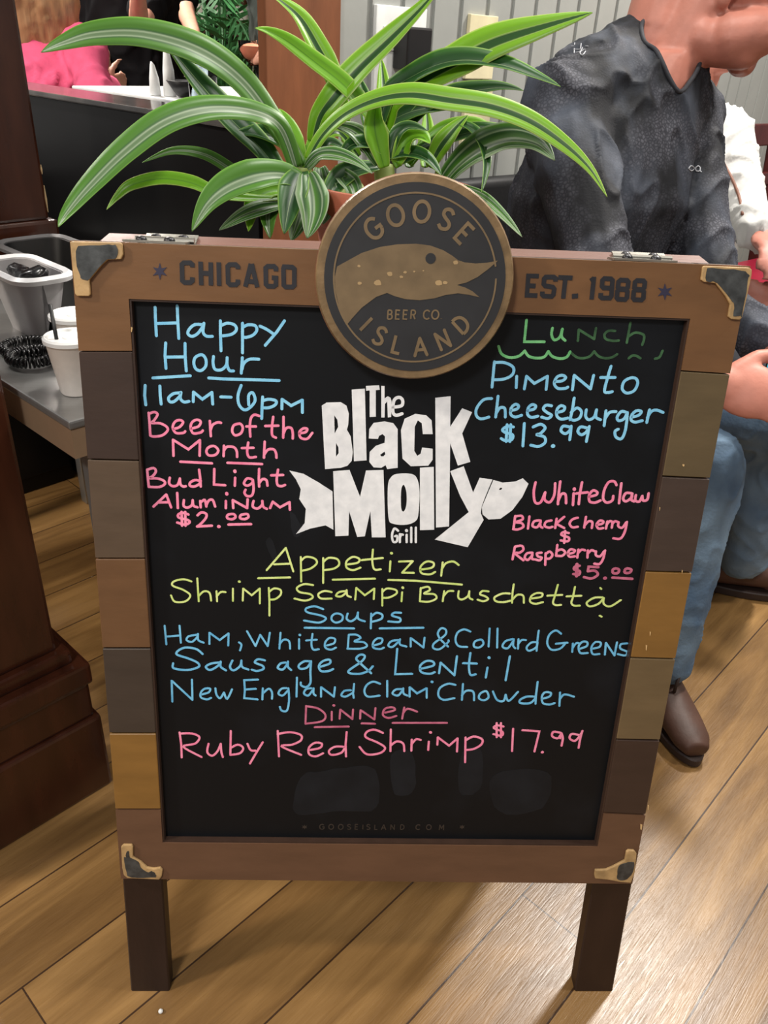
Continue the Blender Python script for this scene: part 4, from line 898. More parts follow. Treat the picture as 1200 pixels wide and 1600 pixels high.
# two people in black standing beyond
def standing(label, cx, D, side, fw, arms, hair, hl, sleeve='short', dz=0):
    c = P(cx, 60, D); x, y = c.x, c.y; s = Vector(side).normalized(); b = Vector((x, y, 0)); f = Vector(fw).normalized()
    J = dict(pelvis=(x, y, .93), waist=(x, y, 1.08), chest=(x, y, 1.25), upper=(x, y, 1.38), neck=(x, y, 1.46), head=tuple(b+f*.02+Vector((0, 0, 1.60))))
    for k, sg in (('R', 1), ('L', -1)):
        h = b+s*sg*.09; J['hip'+k] = tuple(h+Vector((0, 0, .86))); J['kn'+k] = tuple(h+f*.02+Vector((0, 0, .48))); J['an'+k] = tuple(h+Vector((0, 0, .085)))
        J['sh'+k] = tuple(b+s*sg*.175+Vector((0, 0, 1.37)))
    J.update({k: tuple(v) for k, v in arms.items()})
    return human(label, J, s, f, M_blk_s, M_skin2, hair, .012, sleeve, f, True, M_blk_s, hl)
standing('person in black with a bare bent arm, standing behind the bar', 200, 2.95, (1, .1, 0), (.1, -1, 0), dict(shR=P(252, -36, 2.88), elR=P(217, 46, 2.72), wrR=P(216, -10, 2.58), shL=P(140, -36, 3.0), elL=P(140, 60, 3.0), wrL=P(160, 90, 2.85)), M_haird, .2)
standing('person in black with one bare arm hanging down, beside the palm', 222, 3.45, (1, -.1, 0), (-.1, -1, 0), dict(shR=P(282, -50, 3.42), elR=P(291, 22, 3.36), wrR=P(307, 62, 3.25), shL=P(160, -50, 3.3), elL=P(160, 60, 3.3), wrL=P(180, 105, 3.2)), M_haird, .0)
# person behind the cedar post, holding a cocktail
g0 = P(394, 92, 2.7)
M_olive_s = mat('dark_green_shirt', (40, 46, 42), .85, 0, .1, 40, .1, 90, .15)
pz = P(462, 60, 2.78)
wr = P(415, 90, 2.66); 
J = dict(pelvis=(pz.x, pz.y, .93), waist=(pz.x, pz.y, 1.08), chest=(pz.x, pz.y, 1.25), upper=(pz.x, pz.y, 1.38), neck=(pz.x, pz.y, 1.46), head=(pz.x-.02, pz.y-.02, 1.60), shR=(pz.x-.1, pz.y-.14, 1.36), elR=tuple(P(445, 112, 2.6)), wrR=tuple(wr), backR=(-.2, -.9, .2), curlR=.55,
         shL=(pz.x+.1, pz.y+.14, 1.36), elL=(pz.x+.12, pz.y+.18, 1.08), wrL=(pz.x+.02, pz.y+.2, .9), hipR=(pz.x-.05, pz.y-.07, .86), knR=(pz.x-.05, pz.y-.07, .48), anR=(pz.x-.05, pz.y-.07, .085), hipL=(pz.x+.05, pz.y+.07, .86), knL=(pz.x+.05, pz.y+.07, .48), anL=(pz.x+.05, pz.y+.07, .085))
human('person mostly hidden by the cedar post, hand raised around a cocktail', J, (.58, .81, 0), (-.81, .58, 0), M_olive_s, M_skin2, M_haird, .0085, 'short', (-.81, .58, 0), True, M_blk_s)
gl = thing('cocktail_glass', 'stemmed coupe glass of coral pink cocktail held beside the cedar post', 'glass', g0-Vector((0, 0, .085)))
gz = g0-Vector((0, 0, .085)); M_glass = glass_mat('clear_glass')
bm = bmesh.new(); add_lathe(bm, gz, [(0, 0), (.034, 0), (.034, .003), (.006, .008), (.0042, .016), (.0042, .062), (.010, .070), (.030, .086), (.043, .108), (.046, .138), (.0445, .138), (.0415, .109), (.028, .089), (.006, .075), (0, .074)]); obj('glass_bowl', bm, M_glass, gl, smooth=True)
bm = bmesh.new(); add_lathe(bm, gz, [(0, .0745), (.006, .0755), (.0275, .0895), (.041, .1095), (.0428, .122), (0, .122)]); obj('drink', bm, mat('coral_drink', (244, 156, 124), .3, 0, .05, 20), gl, smooth=True, autos=50)

# things standing on the bar
M_white = mat('white_paper', (232, 234, 234), .6); 
for k, (px, py, h, w) in enumerate(((243, 149, .072, .028), (266, 150, .112, .032))):
    c = atz(px, py, BZ); bm = bmesh.new()
    add_loft(bm, [(c, (w/2, 0, 0), (0, .014, 0)), (c+Vector((0, 0, h*.5)), (w*.42, 0, 0), (0, .012, 0)), (c+Vector((-.002, 0, h*.9)), (w*.2, 0, 0), (0, .008, 0)), (c+Vector((-.004, 0, h)), (w*.05, 0, 0), (0, .003, 0))], 12)
    tag(obj('folded_napkin', bm, M_white, None, c, smooth=True), ['shorter white pointed napkin standing on the white table beyond the bar', 'taller white pointed napkin standing on the white table beyond the bar'][k], 'napkin', 'standing napkins beyond the bar')
c = atz(318, 160, BZ); bm = bmesh.new(); add_lathe(bm, c, [(0, .001), (.030, .001), (.037, .115), (.0355, .115), (.029, .006), (0, .006)])
tag(obj('water_glass', bm, glass_mat('blue_tinted_glass', (.86, .95, 1), .03), None, c, smooth=True), 'clear water tumbler beyond the bar, partly behind a leaf', 'glass')
c = atz(294, 152, BZ); bm = bmesh.new(); add_lathe(bm, c, [(0, .001), (.025, .001), (.05, .035), (.047, .036), (.022, .006), (0, .006)])
tag(obj('small_bowl', bm, M_blackp, None, c, smooth=True), 'small dark bowl on the white table beside the tumbler', 'bowl')

# back bar cabinet with bottles
cc = P(396, 60, 4.75); bb_ = thing('back_bar_shelf', 'dark back bar shelving against the far wall', 'shelf', (cc.x, cc.y, 0))
for nm, lo, hi in (('side_panel', (-.55, -.14, 0), (-.52, .14, 2.0)), ('side_panel', (.52, -.14, 0), (.55, .14, 2.0)), ('back_board', (-.519, .12, 0), (.519, .14, 2.0)), ('shelf', (-.519, -.14, .62), (.519, .119, .65)), ('shelf', (-.519, -.14, .90), (.519, .119, .93)), ('shelf', (-.519, -.14, 1.20), (.519, .119, 1.23)), ('shelf', (-.519, -.14, 1.56), (.519, .119, 1.59))):
    bm = bmesh.new(); add_box(bm, (cc.x+lo[0], cc.y+lo[1], lo[2]), (cc.x+hi[0], cc.y+hi[1], hi[2])); obj(nm, bm, M_dwood, bb_)
M_lab = mat('cream_paper_label', (216, 210, 196), .6)
BC = [mat('bottle_glass_'+k, c, .12, 0, .1, 20, 0, 50, .6) for k, c in dict(green=(24, 44, 26), amber=(78, 40, 16), dark=(18, 18, 22)).items()]
def bottle_mesh():
    bm = bmesh.new(); add_lathe(bm, (0, 0, 0), [(0, .001), (.034, .001), (.036, .006), (.036, .155), (.030, .18), (.014, .205), (.013, .255), (.016, .257), (.016, .268), (0, .269)], 18); a = bpy.data.meshes.new('bottle_glass'); bmesh.ops.recalc_face_normals(bm, faces=bm.faces); bm.to_mesh(a); bm.free()
    bm = bmesh.new(); add_lathe(bm, (0, 0, 0), [(.0365, .045), (.0368, .046), (.0368, .119), (.0365, .12)], 18); b = bpy.data.meshes.new('label'); bm.to_mesh(b); bm.free()
    for m in (a, b): m.polygons.foreach_set('use_smooth', [True]*len(m.polygons))
    return a, b
bmesh_a, bmesh_b = bottle_mesh(); bmesh_b.materials.append(M_lab); meshes = []
for m in BC:
    k = bmesh_a.copy(); k.materials.append(m); meshes.append(k)
kinds = ['green', 'amber', 'near-black']
for sh_i, z in enumerate((.931, 1.231)):
    for i in range(8):
        k = (i*2+sh_i) % 3; p = Vector((cc.x-.42+i*.12, cc.y-.02, z))
        r = thing('bottle', '%s glass bottle with cream label, among those on the %s back bar shelf' % (kinds[k], ['lower', 'upper'][sh_i]), 'bottle', p, 'bottles on the %s back bar shelf, %s glass' % (['lower', 'upper'][sh_i], kinds[k]))
        for me_, nm in ((meshes[k], 'bottle_glass'), (bmesh_b, 'label')):
            o = bpy.data.objects.new(nm, me_); COL.objects.link(o); o.parent = r
# ledge with jars at the top left
lc_ = P(145, 19, 4.4); lg = thing('wall_ledge', 'brown ledge with pale edge carrying glass jars, top left', 'shelf', (lc_.x, lc_.y, 0))
bm = bmesh.new(); add_box(bm, (lc_.x-.5, lc_.y-.02, 0), (lc_.x+.10, lc_.y+.25, lc_.z-.03)); obj('ledge_body', bm, mat('ledge_brown', (104, 62, 40), .5), lg)
bm = bmesh.new(); add_box(bm, (lc_.x-.51, lc_.y-.04, lc_.z-.0295), (lc_.x+.12, lc_.y+.26, lc_.z)); obj('ledge_top', bm, mat('pale_ledge', (200, 190, 178), .4), lg)
for k, (px, c_, lb) in enumerate(((128, (150, 160, 60), 'jar of yellow green garnish at the left end of the ledge'), (146, (190, 196, 190), 'pale glass jar standing in the middle of the ledge'), (165, (176, 148, 96), 'amber glass jar at the right end of the ledge'))):
    c = P(px, 19, 4.44); c.z = lc_.z; bm = bmesh.new(); add_lathe(bm, c, [(0, .001), (.024, .001), (.026, .01), (.026, .09), (.018, .105), (.018, .13), (.021, .131), (.021, .145), (0, .146)], 20)
    tag(obj('jar', bm, mat('jar_%d' % k, c_, .15, 0, .2, 20), None, c, smooth=True, autos=50), lb, 'jar', 'jars on the ledge')

# palm
pc2 = P(342, 60, 4.1); palm = thing('potted_palm', 'tall dark green palm standing behind the people in black', 'plant', (pc2.x, pc2.y, 0))
bm = bmesh.new(); add_lathe(bm, (pc2.x, pc2.y, 0), [(0, .001), (.13, .001), (.17, .3), (.18, .3), (.18, .34), (.16, .34), (.155, .30), (0, .30)]); obj('pot', bm, M_blackp, palm, smooth=True, autos=40)
M_palm = mat('palm_green', (70, 132, 76), .45, 0, .35, 8)
bm = bmesh.new()
for k in range(26):
    a = random.uniform(0, 6.28); top = Vector((pc2.x+math.cos(a)*random.uniform(.1, .38), pc2.y+math.sin(a)*.3, random.uniform(1.0, 1.7)))
    sp = catmull([(pc2.x, pc2.y, .30), (pc2.x+(top.x-pc2.x)*.2, pc2.y+(top.y-pc2.y)*.2, .75), tuple(top), tuple(top+Vector((math.cos(a)*.2, math.sin(a)*.15, -.12)))], 8)
    add_tube(bm, sp, .005, 5)
    for i in range(8, len(sp)-1):
        d = (sp[i+1]-sp[i]).normalized(); s_ = d.cross(Vector((0, 0, 1))).normalized()
        for sg in (-1, 1):
            q = sp[i]; tip = q+(s_*sg*.75+d*.6+Vector((0, 0, -.25))).normalized()*random.uniform(.12, .2); w = d*.012; mid = q.lerp(tip, .4)
            vs = [bm.verts.new(p) for p in (q-w*.3, mid-w, tip, mid+w)]; bm.faces.new(vs)
obj('fronds', bm, M_palm, palm)

# ================================================================== WALL PLATES AND CORDS
def wp(u0, u1, z0, z1, d0, d1, bev=.0015):
    return unbox(u0, u1, WN-d1, WN-d0, z0, z1, bev)
M_wplate = mat('white_plate', (226, 228, 226), .35); M_cream = mat('cream_plate', (214, 204, 168), .4); M_slot = mat('dark_slot', (30, 28, 26), .6)
t = thing('outlet_plate', 'white double outlet plate on the grey board wall', 'outlet', UN(.815, WN, 1.17))
obj('plate', wp(.744, .885, 1.075, 1.268, 0, .009), M_wplate, t)
for u_, z_ in ((.780, 1.215), (.780, 1.125), (.85, 1.125)):
    bm = bmesh.new(); add_box(bm, (u_-.017, WN-.0105, z_-.02), (u_+.017, WN-.009, z_+.02), UN); bevel(bm, .0012); so = obj('socket', bm, M_wplate, t)
    for du in (-.006, .006):
        bm = bmesh.new(); add_box(bm, (u_+du-.0012, WN-.0112, z_-.004), (u_+du+.0012, WN-.0104, z_+.007), UN); obj('slot', bm, M_slot, so)
ad = thing('power_adapter', 'square black power adapter plugged into the white outlet plate', 'adapter', UN(.825, WN-.03, 1.2))
obj('adapter_body', wp(.790, .858, 1.165, 1.236, .011, .050, .004), M_blackp, ad)
bm = bmesh.new(); add_tube(bm, catmull([UN(.805, WN-.03, 1.166), UN(.800, WN-.032, 1.14), UN(.792, WN-.02, 1.08), UN(.80, WN-.015, .9), UN(.82, WN-.012, .5), UN(.83, WN-.01, .02)], 6), .0028, 8); obj('adapter_cord', bm, M_blackp, ad, smooth=True)
t = thing('blank_plate', 'cream blank wall plate with one screw, right of the white outlet', 'wall plate', UN(1.07, WN, 1.21))
obj('plate', wp(1.023, 1.118, 1.150, 1.268, 0, .009), M_cream, t)
bm = bmesh.new(); add_ball(bm, UN(1.075, WN-.009, 1.232), .004, (1, 1, 1), None, 2); obj('screw', bm, M_steel, t)
t = thing('outlet_plate', 'cream outlet plate low on the board wall, behind the leaves', 'outlet', UN(1.08, WN, 1.08))
obj('plate', wp(1.03, 1.125, 1.02, 1.142, 0, .009), M_cream, t)
for z_ in (1.115, 1.055):
    so = obj('socket', wp(1.06, 1.095, z_-.016, z_+.016, .0091, .0105), M_cream, t)
    for du in (-.006, .006):
        bm = bmesh.new(); add_box(bm, (1.0775+du-.0012, WN-.0112, z_-.004), (1.0775+du+.0012, WN-.0104, z_+.007), UN); obj('slot', bm, M_slot, so)
for k, (u_, lb) in enumerate(((.985, 'thin black cord on the board wall, left of the pair'), (1.005, 'thin black cord on the board wall, right of the pair'))):
    bm = bmesh.new(); add_tube(bm, [UN(u_, WN-.006, 1.04), UN(u_+.004, WN-.006, .7), UN(u_, WN-.006, .02)], .0028, 8); tag(obj('power_cable', bm, M_blackp, None, UN(u_, WN, .02), smooth=True), lb, 'cord', 'black cords down the wall')

# ================================================================== THE SEATED MAN
M_hand = mat('ruddy_skin', (178, 116, 100), .5, 0, .1, 30, .08, 160, .35)
M_denim = mat('faded_denim', (78, 100, 126), .9, 0, .2, 9, .25, 160, .15, (1, 1, 1), (116, 138, 158))
M_boot = mat('brown_leather_boot', (74, 50, 40), .5, 0, .25, 14, .1, 120, .35); M_sole = mat('dark_boot_sole', (44, 30, 26), .6)
def shirt_material():
    m, nt, b = new_mat('charcoal_crackle_shirt')
    tc = N(nt, 'ShaderNodeTexCoord'); vo = N(nt, 'ShaderNodeTexVoronoi', feature='DISTANCE_TO_EDGE'); vo.inputs['Scale'].default_value = 150
    nt.links.new(tc.outputs['Object'], vo.inputs['Vector'])
    cr = N(nt, 'ShaderNodeValToRGB'); e = cr.color_ramp.elements
    e[0].position = .02; e[0].color = (*lin((46, 47, 54)), 1); e[1].position = .30; e[1].color = (*lin((84, 85, 93)), 1)
    nt.links.new(vo.outputs['Distance'], cr.inputs[0])
    nz = N(nt, 'ShaderNodeTexNoise'); nz.inputs['Scale'].default_value = 9; nz.inputs['Detail'].default_value = 5; nt.links.new(tc.outputs['Object'], nz.inputs[0])
    r2 = N(nt, 'ShaderNodeValToRGB'); r2.color_ramp.elements[0].position = .46; r2.color_ramp.elements[1].position = .66
    nt.links.new(nz.outputs[0], r2.inputs[0])
    mx = N(nt, 'ShaderNodeMix', data_type='RGBA'); nt.links.new(r2.outputs[0], mx.inputs['Factor']); nt.links.new(cr.outputs[0], mx.inputs['B'])
    mp2 = N(nt, 'ShaderNodeMapping'); mp2.inputs['Scale'].default_value = (6, 6, 2.5); nt.links.new(tc.outputs['Object'], mp2.inputs[0]); n3 = N(nt, 'ShaderNodeTexNoise'); n3.inputs['Scale'].default_value = 1.3; n3.inputs['Detail'].default_value = 6; nt.links.new(mp2.outputs[0], n3.inputs[0])
    r3 = N(nt, 'ShaderNodeValToRGB'); r3.color_ramp.elements[0].position = .44; r3.color_ramp.elements[0].color = (*lin((25, 26, 30)), 1); r3.color_ramp.elements[1].position = .66; r3.color_ramp.elements[1].color = (*lin((74, 80, 92)), 1); nt.links.new(n3.outputs[0], r3.inputs[0]); nt.links.new(r3.outputs[0], mx.inputs['A'])
    nt.links.new(mx.outputs['Result'], b.inputs['Base Color']); b.inputs['Roughness'].default_value = .75; b.inputs['Specular IOR Level'].default_value = .25
    w = N(nt, 'ShaderNodeTexNoise'); w.inputs['Scale'].default_value = 260; nt.links.new(tc.outputs['Object'], w.inputs[0])
    bp = N(nt, 'ShaderNodeBump'); bp.inputs['Strength'].default_value = .25; bp.inputs['Distance'].default_value = .002
    nt.links.new(w.outputs[0], bp.inputs['Height']); nt.links.new(bp.outputs[0], b.inputs['Normal'])
    return m
M_shirt = shirt_material()
V = Vector
mf = V((.62, -.78, 0)).normalized(); ms = V((.78, .62, 0)).normalized()      # the way he faces, and his left
pel, wai, che, upp, nek = V((.43, 1.14, .50)), V((.43, 1.09, .68)), P(942, 305, 1.58), P(985, 175, 1.55), P(1032, 88, 1.50)
shR, elR, wrR = P(885, 165, 1.46), P(925, 425, 1.40), P(1118, 598, 1.43)
shL, elL, wrL = P(1064, 188, 1.64), P(1108, 470, 1.60), P(1228, 552, 1.50)
hipR, knR, anR = V((.36, 1.06, .50)), V((.632, .735, .525)), V((.610, .625, .12))
hipL, knL, anL = V((.52, 1.16, .50)), V((.885, .96, .53)), V((.955, 1.03, .115))
hd = P(1168, -22, 1.46); lk = V((.80, -.50, -.38))
def torso_man(bm, e):
    q = .6
    add_loft(bm, [(pel-V((0, 0, .10)), ms*(.14+e), mf*(.11+e)), (pel, ms*(.17+e), mf*(.13+e)), (wai, ms*(.165+e), mf*(.13+e)), (che, ms*(.180+e), mf*(.135+e)), (upp, ms*(.185+e*q), mf*(.105+e)), (upp.lerp(nek, .55), ms*(.135+e*q), mf*(.085+e*q)), (nek+V((0, 0, .01)), ms*(.066+e*.5), mf*(.062+e*.5))], 28)
bm = bmesh.new(); torso_man(bm, 0)
add_cap(bm, nek-V((0, 0, .06)), P(1098, 15, 1.48), .064, .060); L = head(bm, hd, lk, (.25, -.1, 1), 1.06)
add_cap(bm, P(1092, 62, 1.47), P(1162, 78, 1.45), .042, .034); add_cap(bm, P(1140, 62, 1.45), P(1188, 52, 1.43), .046, .040); add_cap(bm, P(1022, 66, 1.52), P(1066, -60, 1.50), .064, .072)
for a, b2, c in ((shR, elR, wrR), (shL, elL, wrL)):
    add_cap(bm, a, b2, .054, .044); add_cap(bm, b2, c, .043, .030)
hand(bm, wrR, P(1215, 622, 1.40)-wrR, V(CAM)-wrR+V((-.15, 0, .5)), 1.16, -1, .30)
hand(bm, wrL, P(1262, 640, 1.44)-wrL, V((.5, .2, .8)), 1.08, 1, .35)
for h, k, a in ((hipR, knR, anR), (hipL, knL, anL)):
    add_cap(bm, h, k, .082, .055); add_cap(bm, k, a, .052, .038)
man = obj('person', fuse(bm, .0052, 3), M_hand, None, (pel.x, pel.y, 0), smooth=True)
tag(man, 'person in a charcoal patterned shirt and jeans, seated leaning forward, phone in hand', 'person')
bm = bmesh.new(); torso_man(bm, .016)
add_cap(bm, shR, elR, .078, .060); add_cap(bm, elR, elR.lerp(wrR, .80), .060, .044); add_cap(bm, shL, elL, .074, .058); add_cap(bm, elL, elL.lerp(wrL, .68), .058, .047)
add_cap(bm, upp+ms*.02, shR+V((.02, .02, -.01)), .085, .082); add_cap(bm, upp, shL, .085, .076); add_cap(bm, P(1012, 78, 1.53), P(930, 128, 1.50), .062, .088); add_cap(bm, P(960, 125, 1.50), shR, .085, .080); add_cap(bm, P(1040, 110, 1.56), shL, .06, .07)
# the V opening of the neck
vA, vB, vC = P(1000, 18, 1.42), P(1058, 150, 1.44), P(1098, 118, 1.52)
vn = (nek+V((0, 0, .005)))
def in_v(c):
    if (c-nek).length < .07 and c.z > nek.z+.015: return True
    d = np.array(c)-CAM; z = d@FW
    if z <= 0 or z > 1.52: return False
    x, y = 600+FPX*(d@RT)/z, 800-FPX*(d@UP)/z
    tri = ((1004, -40), (1018, 62), (1060, 152), (1090, 112), (1130, -40))
    ins = False; j = len(tri)-1
    for i in range(len(tri)):
        xi, yi = tri[i]; xj, yj = tri[j]
        if (yi > y) != (yj > y) and x < (xj-xi)*(y-yi)/(yj-yi)+xi: ins = not ins
        j = i
    return ins
shirt, neckline = skin_shirt('shirt', fuse(bm, .0052, 3), M_shirt, man, .0105, (9, 9, 4), in_v)
so = shirt.modifiers.new('thickness', 'SOLIDIFY'); so.thickness = .003; so.offset = -1
bm = bmesh.new(); add_loft(bm, [(pel-V((0, 0, .11)), ms*.15, mf*.12), (pel, ms*.184, mf*.142), (pel.lerp(wai, .45), ms*.176, mf*.14)], 28)
for h, k, a in ((hipR, knR, anR), (hipL, knL, anL)):
    add_cap(bm, h, k, .100, .078); add_cap(bm, k, a.lerp(k, .02), .077, .060); add_cap(bm, k+V((0, 0, -.01)), h, .070, .09)
skin_shirt('jeans', fuse(bm, .0065, 3), M_denim, man, .0055, (12, 12, 7))
def boot(an, d, label_root, k=1.0):
    d = V(d).normalized(); s_ = d.cross(V((0, 0, 1))); g_ = V((an.x, an.y, 0)); at = lambda f, h: g_+(d*f+V((0, 0, h)))*k; s_ = s_*k
    bm = bmesh.new()
    add_loft(bm, [(at(-.065, .055), s_*.026, V((0, 0, .028))), (at(-.055, .065), s_*.036, V((0, 0, .042))), (at(-.01, .070), s_*.041, V((0, 0, .048))), (at(.06, .062), s_*.044, V((0, 0, .040))), (at(.12, .052), s_*.049, V((0, 0, .030))), (at(.175, .046), s_*.044, V((0, 0, .024))), (at(.205, .042), s_*.028, V((0, 0, .018)))], 24)
    add_cap(bm, at(-.015, .08), at(-.02, .17), .046, .045)
    b = obj('boot', fuse(bm, .006, 3), M_boot, label_root, smooth=True)
    pr = []
    for i in range(28):
        a = 2*math.pi*i/28; f = math.cos(a); pr.append((.068+.148*f, (.047+.006*f)*math.sin(a)*(1 if abs(f) < .9 else .95)))
    bm = bmesh.new(); add_hexa(bm, [at(f, .001)+s_*w for f, w in pr], [at(f*1.0, .024)+s_*w*1.04 for f, w in pr]); bevel(bm, .003, 1)
    obj('sole', bm, M_sole, b)
    bm = bmesh.new(); c = at(.066, .118); add_tube(bm, [c+V((0, 0, .022))*math.cos(a)+(d*.012+s_.normalized()*.009)*math.sin(a) for a in np.linspace(0, 2*math.pi, 17)], .0035, 8, False); obj('pull_loop', bm, M_sole, b, smooth=True)
    return b
boot(V((.618, .632, 0)), (.13, -1, 0), man, .88); boot(V((.965, 1.06, 0)), (1, -.12, 0), man)
# small pale emblems printed on the shirt
sm_ = bpy.data.meshes[shirt.data.name]; bt = bmesh.new(); bt.from_mesh(sm_); tree = BVHTree.FromBMesh(bt); off_ = wloc(shirt)
def on_shirt(x, y, lift=.0016):
    d = V(ray(x, y)).normalized(); h = tree.ray_cast(V(CAM)-off_, d)
    return (h[0]+off_-d*lift) if h[0] else None
M_emb = mat('pale_grey_print', (168, 170, 176), .6)
def emblem(name, lines, w):
    bm = bmesh.new()
    for ln in lines:
        pts = [on_shirt(p.x, p.y) for p in catmull([(a, b, 0) for a, b in parse(ln)], 3)] if len(parse(ln)) > 2 else [on_shirt(*p) for p in parse(ln)]
        pts = [p for p in pts if p]
        if len(pts) > 1: add_tube(bm, pts, w, 6)
    obj(name, bm, M_emb, shirt)
if len(neckline) > 20:
    q = [sum((neckline[(i+k) % len(neckline)] for k in range(-3, 4)), V())/7 for i in range(0, len(neckline), 3)]
    bm = bmesh.new(); add_tube(bm, q+[q[0], q[1]], .0042, 8, False); obj('collar', bm, mat('charcoal_rib', (44, 45, 51), .8, 0, .1, 80), shirt, smooth=True)
emblem('chest_emblem', ['1076,263 1080,259 1085,263 1080,267 1076,263', '1091,259 1087,262 1088,267 1093,267 1094,262 1091,259', '1093,266 1096,269'], .0011)
emblem('shoulder_emblem', ['893,72 919,72', '896,77 915,77', '898,67 897,83', '908,68 907,76', '900,82 907,80 910,74', '912,78 906,82 910,86 915,80'], .0009)
# phone
ph = thing('phone', 'phone with a light blue screen held in both hands of the seated person', 'phone', P(1226, 612, 1.415))
pa = (P(1300, 640, 1.36)-P(1190, 600, 1.45)).normalized(); pb = V((.25, -.35, .9)); pb = (pb-pa*pb.dot(pa)).normalized(); pn = pa.cross(pb); c0 = P(1252, 612, 1.42)
if pn.dot(V(CAM)-c0) < 0: pn = -pn
def slab3(c, a, la, b, lb, n, t0, t1, bev=.003):
    bm = bmesh.new(); q = [(-1, -1), (1, -1), (1, 1), (-1, 1)]
    add_hexa(bm, [c+a*la*i+b*lb*j+n*t0 for i, j in q], [c+a*la*i+b*lb*j+n*t1 for i, j in q])
    if bev: bevel(bm, bev)
    return bm
obj('phone_body', slab3(c0, pa, .076, pb, .036, pn, -.004, .004), M_blackp, ph)
ms_, nt_, b_ = new_mat('phone_screen'); b_.inputs['Base Color'].default_value = (*lin((80, 190, 215)), 1); b_.inputs['Emission Color'].default_value = (*lin((90, 205, 225)), 1); b_.inputs['Emission Strength'].default_value = .7
obj('screen', slab3(c0, pa, .072, pb, .033, pn, .0041, .0046, 0), ms_, ph)

# his chair: black upholstered side chair
M_vinyl = mat('black_upholstery', (15, 15, 17), .55, 0, .1, 30, .1, 90, .3)
ch = thing('upholstered_chair', 'black upholstered chair under the person in the charcoal shirt', 'chair', (pel.x, pel.y, 0))
sc0 = V((pel.x, pel.y, 0))-mf*.02
def loc3(f, s, z): return sc0+mf*f+ms*s+V((0, 0, z))
def box3(f0, f1, s0, s1, z0, z1, bev=.01, lean=0):
    bm = bmesh.new(); q = [(f0, s0), (f1, s0), (f1, s1), (f0, s1)]
    add_hexa(bm, [loc3(f, s, z0) for f, s in q], [loc3(f-lean, s, z1) for f, s in q])
    if bev: bevel(bm, bev, 3)
    return bm
obj('seat', box3(-.19, .22, -.21, .21, .31, .385, .02), M_vinyl, ch, smooth=True, autos=40)
obj('backrest', box3(-.235, -.185, -.21, .20, .42, .95, .02, .05), M_vinyl, ch, smooth=True, autos=40)
for f in (-.18, .19):
    for s in (-.18, .18): obj('leg', box3(f-.018, f+.018, s-.018, s+.018, 0, .31, .004), M_dwood, ch)

# ================================================================== PERSON IN WHITE, RED CHAIR
M_sweat = mat('white_sweatshirt', (190, 190, 188), .85, 0, .05, 20, .15, 140, .15); M_beard = mat('reddish_brown_hair', (128, 78, 52), .5, 0, .25, 60, .3, 120)
wc, wu, wn2 = P(1082, 320, 2.02), P(1086, 205, 2.02), P(1090, 150, 2.0)
wp0 = V((wc.x-.02, wc.y+.06, .50))
J = dict(pelvis=tuple(wp0), waist=(wc.x-.01, wc.y+.03, .70), chest=tuple(wc), upper=tuple(wu), neck=tuple(wn2), head=tuple(P(1082, 75, 2.0)),
         shL=tuple(P(1132, 212, 1.98)), elL=tuple(P(1160, 332, 1.92)), wrL=tuple(P(1192, 372, 1.78)), backL=(.2, -.3, .9), curlL=.3, shR=tuple(P(1010, 225, 2.02)), elR=tuple(P(1020, 400, 1.96)), wrR=tuple(P(1110, 440, 1.82)),
         hipL=(wp0.x+.08, wp0.y+.06, .50), knL=(wp0.x+.30, wp0.y-.28, .52), anL=(wp0.x+.33, wp0.y-.30, .09), hipR=(wp0.x-.07, wp0.y-.05, .50), knR=(wp0.x+.20, wp0.y-.36, .52), anR=(wp0.x+.20, wp0.y-.38, .09))
white_p = human('person in a white sweatshirt seated behind the person in the charcoal shirt', J, (.78, .62, 0), (.62, -.78, 0), M_sweat, M_hand, M_beard, .0085, 'long', (.62, -.78, -.1), True, M_navy)
bm = bmesh.new(); sw = [o for o in white_p.children if o.name.startswith('shirt')][0]
bt2 = bmesh.new(); bt2.from_mesh(sw.data); tr2 = BVHTree.FromBMesh(bt2); of2 = wloc(sw); pts = []
for x, y in ((1124, 240), (1132, 258), (1142, 276), (1150, 294), (1156, 312), (1160, 335)):
    d = V(ray(x, y)).normalized(); h = tr2.ray_cast(V(CAM)-of2, d)
    if h[0]: pts.append(h[0]+of2-d*.003)
if len(pts) > 2: add_tube(bm, catmull(pts, 4), .0035, 6); obj('sleeve_cord', bm, mat('brown_cord', (112, 72, 56), .6), white_p, smooth=True)
M_red = mat('crimson_vinyl', (132, 16, 42), .35, 0, .1, 10); M_rwood = wood('reddish_dark_wood', (72, 26, 24), .35, (1, 1, 6), .2)
